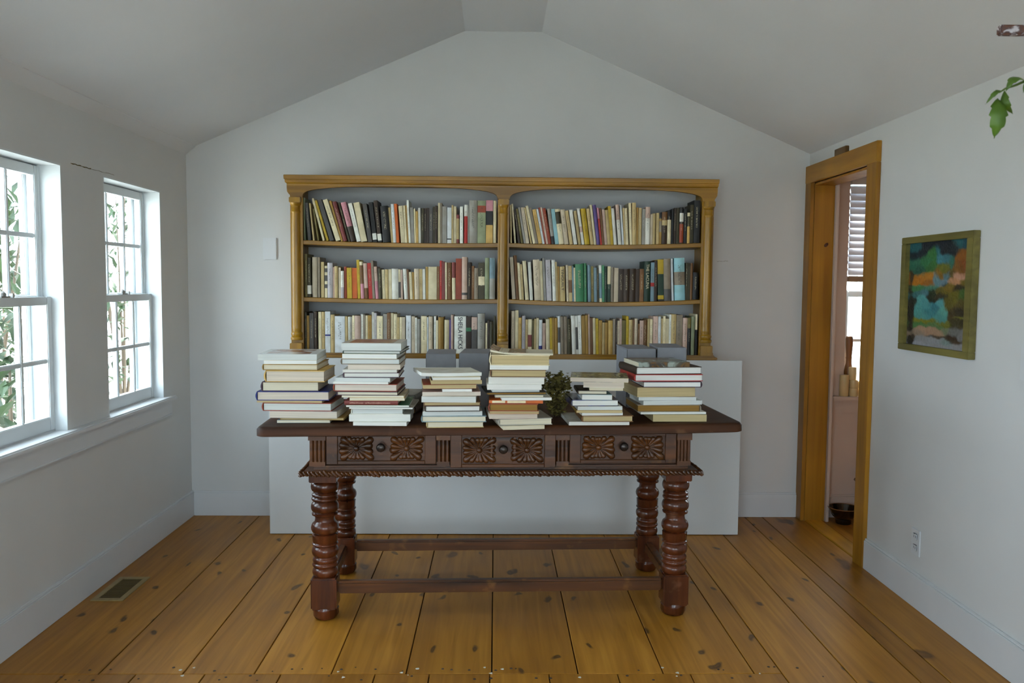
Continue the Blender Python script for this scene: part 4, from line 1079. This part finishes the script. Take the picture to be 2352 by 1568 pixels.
for name, base_px, books in STK:
    xm = (books[0][0]+books[0][1])/2
    yf0 = at(xm, base_px, 2, TZ).y
    tops = [b[2] for b in books] + [base_px]
    z = max(top_z(at(b[0], 975, 2, TZ).x) for b in books[-3:])
    z = max(z, top_z(at(books[-1][1], 975, 2, TZ).x)) + .0005
    sc = (at(xm, tops[0], 1, yf0).z - at(xm, base_px, 1, yf0).z)/(base_px-tops[0])
    for k in range(len(books)-1, -1, -1):
        x0, x1, t0, kind, cov, pages, sp, yaw, dep, ex = books[k]
        rn = random.Random(k*17+int(base_px)+x0)
        th = max(.0042, (tops[k+1]-t0)*sc - .0003)
        yf = yf0 + rn.uniform(-.004, .010)
        py = (t0+tops[k+1])/2
        xa, xb = at(x0, py, 1, yf).x, at(x1, py, 1, yf).x
        w = (xb-xa)/max(.8, cos(radians(yaw)))
        a = radians(yaw + rn.uniform(-2.2, 2.2)) + TR*.6
        bands = None
        lab = '%s %s with %s page edges, %s from top of the %s table stack' % (CC[cov][3], KN[kind], PN[pages], ordinal(k+1), name)
        if ex.get('pic') and k == 0: lab = 'picture-covered paperback lying on top of the %s book stack on the table' % name
        elif k == 0: lab = '%s %s lying on top of the %s book stack on the table' % (CC[cov][3], KN[kind], name)
        bk = flat_book('stacked_book', w, dep, th, kind, cov, pages, sp, lab, 'books in the %s stack on the table' % name, (xa, yf, z), a, ex.get('bow', 0.0), None, ex.get('pic'))
        if ex.get('txt'):
            tx, ink = ex['txt']; me = text_mesh(tx, .1, ink, .001)
            xs_ = [v.co.x for v in me.vertices]; ys_ = [v.co.y for v in me.vertices]
            frac, off = (.88, .5) if tx[0] == 'T' else (.30, .36)
            sx_ = w*frac/(max(xs_)-min(xs_)); sy_ = th*(.42 if tx[0] == 'T' else .5)/(max(ys_)-min(ys_))
            to = link('title', me, bk); rb = (.16*th if kind == 'h' else .02*th)
            to.matrix_local = Matrix.Translation((w*off, -rb-.0006, th*.5)) @ Matrix(((1, 0, 0, 0), (0, 0, -1, 0), (0, 1, 0, 0), (0, 0, 0, 1))) @ Matrix.Diagonal((sx_, sy_, 1, 1))
        if ex.get('marks'):
            # worn gilt lettering, too rubbed to read: a run of short strokes
            V_ = []; u_ = w*.08
            while u_ < w*.86:
                l_ = rn.uniform(.002, .005)
                if rn.random() < .86: V_.append(box(u_, u_+l_, -.16*th-.0008, -.16*th, th*rn.uniform(.30, .36), th*rn.uniform(.56, .68)))
                u_ += l_+.0012
            obj('worn_lettering', join(*V_), plain('rubbed_gilt', srgb(176, 130, 110), .6), bk)
        if ex.get('bandx'):
            # white printed stretch along the orange spine
            obj('spine_label', join(box(w*.06, w*.30, -.0012, 0, th*.12, th*.88), box(w*.34, w*.68, -.0012, 0, th*.12, th*.88)), bookmat('c', None, False), bk)
        z += th + .0003
    STACK_TOP[name] = (at(xm, tops[0], 1, yf0).x, yf0, z)

# loose curled magazine on the fourth stack
x0, yf, z = STACK_TOP['fourth']
x0 = at(1126, 812, 1, yf).x
def curled(w, dpt, lift, th=.004, n=16, side=-1):
    V, F = [], []
    for i in range(n+1):
        u = i/n; x = w*u
        q = 1-u if side < 0 else u
        zc = lift*max(0, (q-.55)/.45)**2
        V += [(x, 0, zc), (x, dpt, zc), (x, dpt, zc+th), (x, 0, zc+th)]
    for i in range(n):
        for j in range(4): F.append((4*i+j, 4*i+(j+1) % 4, 4*i+4+(j+1) % 4, 4*i+4+j))
    F += [(0, 1, 2, 3), (4*n+3, 4*n+2, 4*n+1, 4*n)]
    return V, F
mg = thing('magazine', 'curled brown picture magazine lying on top of the fourth table stack', 'magazine', (x0, yf+.01, z), radians(-3), None)
obj('leaves', curled(.24, .20, .012, .007), PG['c'], mg, smooth=True, angle=40)
obj('front_cover', move(curled(.135, .20, .020, .0012), 0, 0, .0075), picture_mat('magazine_cover', [(96, 70, 44), (150, 92, 60), (178, 150, 116), (80, 70, 40)], 18), mg, smooth=True, angle=40)

# small row of books behind the second stack and open sheets
bz = top_z(-.33)+.0005
for k, (w, d_, th, cov, pg_, yaw, lab) in enumerate([(.16, .22, .030, 'd', 't', -9, 'dark brown book lying behind the second table stack, lowest of three'),
        (.155, .21, .026, 'V', 't', -12, 'dark olive book lying behind the second table stack, middle of three'), (.15, .21, .024, 'g', 'g', -8, 'grey book lying behind the second table stack, topmost of three')]):
    flat_book('stacked_book', w, d_, th, 'h', cov, pg_, 'R', lab, 'books behind the second stack on the table', (-.500+.004*k, 3.58, bz), radians(yaw)); bz += th+.0004

# ================================================================== GREY ARCHIVE BOXES
bxm = plain('grey_box_card', srgb(134, 134, 138), .75, .05, 30, .05)
bxd = plain('grey_box_dark_edge', (.02, .019, .017, 1), .8)
def archive_box(x, y, w, d_, h, rz, lab):
    t = thing('archive_box', lab, 'box', (x, y, max(top_z(x), top_z(x+w))+.0008), rz, 'grey archive boxes on the table')
    obj('body', join(box(0, w, .004, d_, 0, h-.004), ), bxm, t, bevel=.002)
    obj('lid_panel', join(box(-.0025, w+.0025, 0, .004, .004, h), box(-.0025, w+.0025, .004, d_+.003, h-.004, h)), bxm, t, bevel=.0012)
    obj('edge_strip', join(box(-.0035, -.0025, .001, .006, .004, h-.004), box(w+.0025, w+.0035, .001, .006, .004, h-.004)), bxd, t)
    return t
archive_box(-.308, 3.735, .128, .28, .243, radians(2), 'grey archive box behind the third stack, left of the pair')
archive_box(-.160, 3.745, .128, .28, .246, radians(-3), 'grey archive box behind the third stack, right of the pair')
archive_box(.598, 3.735, .125, .27, .268, radians(2.5), 'grey archive box behind the rightmost stack, left of the pair')
archive_box(.736, 3.740, .125, .27, .272, radians(-2), 'grey archive box behind the rightmost stack, right of the pair')

# ================================================================== DRIED PLANT
def dried_plant():
    c0 = at(1276, 955, 1, 3.50)
    t = thing('dried_hydrangea', 'dark olive dried flower bunch between the fourth and fifth stacks', 'dried plant', (c0.x, 3.50, top_z(c0.x)+.001))
    rn = random.Random(9); V, F = [], []
    blobs = [(0, 0, .055, .045), (-.02, .01, .10, .05), (.018, .0, .105, .05), (.028, .01, .155, .038), (-.028, .0, .150, .040), (.0, .01, .135, .045), (.012, .02, .03, .035)]
    for bx_, by_, bz_, br in blobs:
        for k in range(120):
            a, e = rn.uniform(0, 6.283), math.asin(rn.uniform(-1, 1)); r = br*rn.uniform(.65, 1.05)
            c = Vector((bx_+r*cos(e)*cos(a), by_+r*cos(e)*sin(a), max(.008, bz_+r*sin(e)))); s = rn.uniform(.006, .012)
            m = Matrix.Rotation(rn.uniform(0, 6.3), 3, 'Z') @ Matrix.Rotation(rn.uniform(-1.4, 1.4), 3, 'X')
            q = len(V)
            for p in ((-1, 0, .35), (0, -.8, -.1), (1, 0, .35), (0, .8, -.1), (0, 0, .25)): V.append(tuple(c + m @ Vector(p)*s))
            F.extend([(q, q+1, q+4), (q+1, q+2, q+4), (q+2, q+3, q+4), (q+3, q, q+4)])
    pt = obj('petals', (V, F), plain('dried_petal', srgb(104, 94, 40), .8, .45, 30), t); pt['kind'] = 'stuff'
    obj('stem', join(*[tube([(.01*k-.01, 0, 0), (.01*k-.01, .004, .05), (bx_*.8, by_, bz_)], .0022, 6) for k, (bx_, by_, bz_, br) in enumerate(blobs[:4])]), plain('dried_stem', srgb(66, 54, 24), .8), t)
dried_plant()

# ================================================================== PAINTING
pn = thing('framed_painting', 'abstract landscape painting in an olive wooden frame on the right wall', 'painting', (XR, 3.41, 1.352))
pw, ph = .555, .492                      # frame width (y) and height
fwid = .042; fth = .030
frm = wood('painting_frame_wood', srgb(92, 84, 34), srgb(118, 108, 50), 1, 30, .06, .5, .05)
obj('frame_rail', box(-fth, 0, -pw/2, pw/2, ph/2-fwid*.66, ph/2), frm, pn, bevel=.002)
obj('frame_rail', box(-fth, 0, -pw/2, pw/2, -ph/2, -ph/2+fwid*.66), frm, pn, bevel=.002)
obj('frame_stile', box(-fth, 0, -pw/2, -pw/2+fwid, -ph/2+fwid*.66, ph/2-fwid*.66), frm, pn, bevel=.002)
obj('frame_stile', box(-fth, 0, pw/2-fwid, pw/2, -ph/2+fwid*.66, ph/2-fwid*.66), frm, pn, bevel=.002)
def canvas():
    # colour patches given as (u, v, stretch u, stretch v, colour); u left-right as seen, v top-down
    pt = [(.10,.04,1,1,(30,96,100)),(.30,.03,1,1,(8,24,36)),(.14,.10,1.6,.8,(12,30,40)),(.55,.05,1,1,(10,22,34)),(.62,.10,1,1,(8,20,30)),(.86,.03,1,1,(24,92,96)),(.93,.05,1,1,(20,70,80)),(.75,.09,1,1,(14,30,36)),
      (.40,.13,1,1,(46,110,50)),(.30,.19,1,1,(44,112,66)),(.12,.21,1,1,(40,104,78)),(.22,.27,1,1,(30,86,66)),(.42,.25,1,1,(50,104,46)),(.50,.10,.6,1,(40,110,116)),(.56,.17,1,1,(60,128,140)),(.64,.16,1,1,(52,110,120)),(.72,.21,.6,1.4,(40,104,84)),
      (.88,.13,1,1,(140,82,10)),(.93,.24,1,1,(132,66,12)),(.82,.27,1,1,(122,78,12)),(.60,.26,1,1,(104,104,20)),(.56,.32,1,1,(130,92,10)),(.70,.32,1,1,(92,74,20)),
      (.16,.36,1.6,.8,(176,108,10)),(.34,.33,1.6,.7,(172,112,20)),(.30,.39,1.6,.7,(150,90,16)),(.06,.34,.5,1,(60,44,24)),(.05,.46,.5,1,(44,34,16)),
      (.16,.44,1.6,.7,(60,120,70)),(.36,.43,1.6,.7,(70,124,100)),(.50,.36,1,1,(96,130,136)),(.60,.38,1,1,(100,124,136)),(.66,.33,.8,.8,(84,124,132)),(.28,.49,1.6,.7,(70,116,124)),(.16,.50,1.6,.7,(52,104,104)),
      (.86,.34,1.6,.7,(190,140,112)),(.76,.38,1.4,.7,(182,130,90)),(.66,.42,1.4,.7,(122,98,20)),(.92,.38,1,1,(112,92,16)),(.56,.47,1.2,.8,(98,86,16)),(.62,.40,.8,.6,(20,50,50)),(.84,.44,1.4,.6,(50,38,12)),
      (.42,.48,.9,1,(24,44,16)),(.40,.53,1,.8,(20,36,12)),(.54,.53,1.4,.7,(46,40,12)),(.92,.50,1,1,(66,96,30)),(.80,.51,1,1,(104,96,18)),(.72,.58,1,1,(96,86,16)),(.90,.58,1,1,(84,72,14)),
      (.12,.58,.6,1,(30,40,22)),(.06,.56,.5,1,(22,24,16)),(.05,.68,.5,1.4,(26,22,12)),(.24,.55,1,1,(80,150,146)),(.20,.64,1,1,(76,146,140)),(.34,.60,1,1,(70,140,140)),(.46,.62,1.4,1,(50,118,126)),(.56,.58,1,1,(80,150,150)),(.62,.66,1,1,(84,150,136)),(.40,.68,1.4,1,(56,124,126)),(.26,.70,1.4,1,(74,140,132)),(.56,.72,1.2,1,(70,136,130)),
      (.74,.68,.8,1.3,(64,50,14)),(.86,.66,.8,1.3,(44,34,10)),(.82,.75,1,1,(58,50,14)),(.92,.74,1,1,(50,40,12)),(.70,.62,.6,1,(90,80,16)),(.88,.71,1.5,.3,(120,116,30)),
      (.24,.76,1.8,.5,(122,120,12)),(.46,.755,1.8,.5,(112,112,14)),(.66,.77,1.4,.5,(104,104,18)),(.20,.795,1.6,.5,(66,112,56)),(.46,.79,1.8,.5,(80,110,60)),(.06,.80,.5,1,(36,26,12)),
      (.36,.85,1.8,.6,(164,128,100)),(.52,.86,1.4,.7,(160,126,98)),(.20,.88,1.4,.6,(136,116,96)),(.10,.92,.6,1,(52,38,20)),(.06,.96,.5,1,(30,22,12)),(.66,.84,1,.6,(108,116,84)),(.80,.85,1,.8,(104,102,96)),(.93,.86,1,1,(116,114,112)),(.76,.90,1.2,.6,(56,36,10)),(.84,.93,1.2,.6,(64,42,14)),(.52,.905,1.4,.4,(60,44,18)),
      (.30,.95,2,.7,(134,134,134)),(.50,.94,2,.7,(140,140,142)),(.66,.95,2,.7,(120,134,128)),(.24,.99,2,.6,(150,148,152)),(.60,.99,2,.6,(142,138,138)),(.90,.97,2,.6,(140,138,140))]
    W_, H_ = pw-2*fwid, ph-2*fwid*.66; nu, nv = 96, 110; V, F, C = [], [], []
    for j in range(nv+1):
        for i in range(nu+1):
            u, v = i/nu, j/nv
            n1 = noise.noise(Vector((u*6, v*6, 1)))*.05 + noise.noise(Vector((u*14, v*14, 1)))*.022 + noise.noise(Vector((u*30, v*30, 4)))*.010
            n2 = noise.noise(Vector((u*6, v*6, 8)))*.03 + noise.noise(Vector((u*14, v*14, 8)))*.014 + noise.noise(Vector((u*30, v*30, 12)))*.010
            ds_ = []
            for pu, pv, su, sv, c in pt:
                ds_.append((sqrt(((u+n1-pu)*.72/su)**2 + ((v+n2-pv)*1.15/sv)**2), c))
            ds_.sort(key=lambda q: q[0])
            (d0, ca_), (d1, cb_) = ds_[0], ds_[1]
            mx_ = max(0, 1-(d1-d0)/.030)*.5
            a_, b_ = srgb(*ca_), srgb(*cb_)
            k = 1+.22*noise.noise(Vector((u*60, v*26, 30)))
            C.append(tuple((x*(1-mx_)+y_*mx_)*k*.85 for x, y_ in zip(a_[:3], b_[:3]))+(1,))
            V.append((-.012+.0012*noise.noise(Vector((u*50, v*50, 3))), W_/2-W_*u, H_/2-H_*v))
    for j in range(nv):
        for i in range(nu):
            a = j*(nu+1)+i; F.append((a, a+1, a+nu+2, a+nu+1))
    b = len(V)
    V += [(-.004, W_/2, H_/2), (-.004, -W_/2, H_/2), (-.004, -W_/2, -H_/2), (-.004, W_/2, -H_/2)]; C += [(.3, .25, .2, 1)]*4; F.append((b, b+3, b+2, b+1))
    m, nt, p = newmat('oil_paint'); at_ = N(nt, 'ShaderNodeAttribute'); at_.attribute_name = 'paint'; nt.links.new(at_.outputs[0], p.inputs['Base Color']); p.inputs['Roughness'].default_value = .45
    o = obj('canvas', (V, F), m, pn)
    ca = o.data.color_attributes.new('paint', 'FLOAT_COLOR', 'POINT')
    for i, c in enumerate(C): ca.data[i].color = c
canvas()

# ================================================================== HALL: BLIND, SILL POTS, BOWL, LAMP
bl = thing('window_blind', 'white horizontal slat blind half lowered over the hall window', 'blind', (HW[0]+.005, YB-.012, 0))
bw = HW[1]-HW[0]-.010
blm = plain('blind_slat', (.66, .67, .72, 1), .45, .03, 8)
obj('head_rail', box(0, bw, -.022, .022, HW[3]-.045, HW[3]-.006), M['trim'], bl, bevel=.003)
slm = mesh('slat', xf(box(0, bw, -.0235, .0235, -.0012, .0012), Matrix.Rotation(radians(72), 4, 'X')), blm)
k = 0; z = HW[3]-.075
while z > 1.435:
    link('slat', slm, bl, (0, 0, z)); z -= .0395
obj('bottom_rail', box(0, bw, -.018, .018, z-.022, z+.012), wood('blind_rail', srgb(150, 120, 92), srgb(170, 140, 110), 0), bl, bevel=.004)
obj('cord', join(tube([(.10, -.02, HW[3]-.03), (.10, -.02, z-.05)], .0015, 6), move(lathe([(.004, 0), (.006, .006), (.004, .02)], 8), .10, -.02, z-.07)), plain('blind_cord', (.2, .14, .1, 1), .7), bl)
cer = plain('beige_ceramic', srgb(206, 184, 136), .45, .05, 12)
ZSILL = HW[2]+.0005
def pot(nm, lab, x, y, z, r, h, lid=False):
    t = thing(nm, lab, 'jar', (x, y, z), 0, 'beige jars on the hall window sill')
    obj('body', lathe([(r*.9, 0), (r, .004), (r, h-.004), (r*.94, h), (r*.82, h), (r*.80, h-.012), (.001, h-.012)], 24), cer, t, smooth=True, angle=40)
    if lid: obj('lid', lathe([(r*.98, h), (r, h+.003), (r*.96, h+.010), (.002, h+.012)], 24), cer, t, smooth=True, angle=40)
ys = YB-.034
pot('ceramic_jar', 'tall beige ceramic cylinder at the left end of the hall sill', 2.064, ys, ZSILL, .027, .126)
pot('ceramic_jar', 'short beige ceramic jar on the hall sill below another jar', 2.120, ys-.004, ZSILL, .026, .048)
pot('ceramic_jar', 'short beige ceramic jar stacked in the middle of the jar pile', 2.120, ys-.004, ZSILL+.0485, .0255, .048)
pot('ceramic_jar', 'slim beige ceramic jar topping the jar pile on the hall sill', 2.112, ys+.0, ZSILL+.097, .023, .075)
pot('ceramic_jar', 'beige ceramic jar with a lid beside the door casing on the hall sill', 2.174, ys-.002, ZSILL, .026, .078, True)
vs_ = thing('wooden_vase', 'slender dark turned wooden bottle vase behind the sill jars', 'vase', (2.112, YB+.024, ZSILL))
obj('body', lathe([(.044, 0), (.046, .02), (.040, .07), (.028, .13), (.018, .19), (.017, .215), (.0195, .222), (.017, .23), (.019, .26), (.0215, .30), (.022, .335), (.018, .35), (.015, .352)], 20), wood('vase_wood', srgb(92, 54, 20), srgb(140, 88, 40), 2), vs_, smooth=True, angle=45)
bo = thing('glazed_bowl', 'dark brown glazed bowl on the hall floor beyond the doorway', 'bowl', (2.042, 4.752, .0005))
gl = plain('dark_glaze', srgb(26, 17, 9), .12, .3, 10, spec=.7)
obj('body', lathe([(.040, 0), (.044, .004), (.044, .030), (.060, .042), (.078, .070), (.088, .095), (.085, .096), (.072, .072), (.052, .046), (.002, .040)], 32), gl, bo, smooth=True, angle=45)
obj('rim', [(lambda r_: (r_[0], r_[1]))(tube([(.0865*cos(a*pi/20), .0865*sin(a*pi/20), .0955) for a in range(41)], .0022, 6))][0], plain('rim_glaze', srgb(120, 80, 44), .2), bo, smooth=True)
# low dark dish on a stool foot, its rim just showing past the door casing
ds = thing('shallow_dish', 'dark shallow dish on a slim foot, mostly hidden behind the door casing', 'dish', (2.235, 4.78, .0005))
obj('dish', lathe([(.02, .225), (.10, .234), (.118, .243), (.116, .246), (.02, .236)], 28), plain('dish_dark', srgb(50, 30, 14), .4), ds, smooth=True, angle=45)
obj('foot', lathe([(.05, 0), (.05, .008), (.012, .02), (.010, .20), (.03, .226)], 16), plain('foot_dark', srgb(46, 30, 16), .5), ds, smooth=True)

# ================================================================== HANGING BRANCH, TOP RIGHT
arm = at(2322, 70, 1, 1.90)
ba = thing('wall_bracket', 'mottled rusty bar reaching in from the right wall at the top right corner', 'bracket', (XR, 1.90, arm.z))
rust = picture_mat('flaking_rust', [(60, 34, 24), (104, 66, 48), (84, 60, 56), (196, 190, 194)], 42); rust.node_tree.nodes['Principled BSDF'].inputs['Roughness'].default_value = .7
xl_ = at(2293, 70, 1, 1.90).x - XR
obj('bar', box(xl_, 0, -.009, .009, -.011, .011), rust, ba, bevel=.003)
obj('wall_plate', box(-.008, 0, -.03, .03, -.12, .06), rust, ba, bevel=.002)
obj('brace', tube([(-.01, 0, -.11), (-.16, 0, -.07), (-.26, 0, -.012)], .006, 8), rust, ba, smooth=True)
hp = thing('hanging_plant', 'green leafy branch drooping into view at the top right edge', 'plant', (XR-.36, 1.90, arm.z-.012))
potm = plain('terracotta', srgb(150, 90, 60), .7, .1, 10)
obj('hanger', join(*[tube([(0, 0, 0), (.07*cos(a), .07*sin(a), -.16)], .0012, 5) for a in (.4, 2.5, 4.6)]), plain('twine', srgb(140, 116, 80), .9), hp)
obj('pot', lathe([(.05, -.27), (.055, -.265), (.075, -.16), (.078, -.155), (.070, -.155), (.064, -.18), (.002, -.18)], 24), potm, hp, smooth=True, angle=45)
o_ = Vector((XR-.36, 1.90, arm.z-.012))
def P3(px, py, y=1.90): return at(px, py, 1, y)-o_
stem_pts = [Vector((.0, 0, -.18)), Vector((-.05, -.01, -.10)), P3(2420, 150), P3(2372, 178), P3(2335, 195), P3(2308, 204), P3(2296, 212)]
leafg = plain('fresh_leaf', srgb(66, 94, 20), .45, .4, 14, spec=.4)
obj('stem', tube([tuple(p) for p in stem_pts], [.004, .004, .0035, .003, .0028, .0022, .0016], 7), plain('green_stem', srgb(70, 92, 24), .6), hp, smooth=True)
def leaf(base, tip, wid, lobes, twist, seed):
    base, tip = Vector(base), Vector(tip); ax = (tip-base); ln = ax.length; ax.normalize()
    side = ax.cross(Vector((0, 1, 0))).normalized(); side = Matrix.Rotation(twist, 3, ax) @ side; nrm = ax.cross(side)
    rn = random.Random(seed); n = 22; V, F = [], []
    for i in range(n+1):
        t = i/n
        w_ = wid*(sin(pi*min(1, t*1.04))**.75)*(1-.25*t)
        w_ *= 1 + .34*((t*lobes) % 1.0) - .17 if 0 < t < 1 else 1
        cen = base+ax*ln*t + nrm*(.018*sin(pi*t))
        for s_ in (-1, -.5, 0, .5, 1):
            f_ = -.22*abs(s_)*wid + .04*wid*sin(9*t+s_)
            V.append(tuple(cen + side*w_*s_ + nrm*f_))
    for i in range(n):
        for j in range(4): F.append((5*i+j, 5*i+j+1, 5*i+j+6, 5*i+j+5))
    m_ = len(V); V += [tuple(Vector(v)+nrm*.0006) for v in V]
    F += [tuple(reversed([q+m_ for q in f])) for f in F]
    return V, F
for b_, t_, w_, lb, tw, sd_ in [((2292, 225), (2284, 318), .021, 4, .2, 1), ((2306, 208), (2326, 262), .010, 3, .9, 2), ((2300, 208), (2263, 240), .006, 3, .5, 3), ((2350, 182), (2310, 208), .014, 3, 1.0, 4), ((2375, 178), (2350, 212), .016, 3, .4, 5), ((2420, 160), (2440, 240), .022, 4, .3, 6)]:
    obj('leaf', leaf(P3(*b_), P3(*t_), w_, lb, tw, sd_), leafg, hp, smooth=True, angle=60)

# ================================================================== HALL CEILING LAMP (out of view, lights the hall)
hl = thing('pendant_lamp', 'small warm pendant lamp hanging in the hall beyond the doorway', 'lamp', (2.62, 3.35, HZ))
obj('cord', tube([(0, 0, 0), (0, 0, -.25)], .003, 6), plain('lamp_cord', (.1, .1, .1, 1), .7), hl)
obj('shade', lathe([(.14, -.42), (.142, -.418), (.06, -.25), (.058, -.252), (.138, -.42)], 24), plain('lamp_shade', (.7, .6, .45, 1), .6), hl, smooth=True)
pld = bpy.data.lights.new('hall_bulb', 'POINT'); pld.energy = 45; pld.color = (1, .68, .42); pld.shadow_soft_size = .05
po = bpy.data.objects.new('hall_bulb', pld); COL.objects.link(po); po.parent = hl; po.location = (0, 0, -.38)
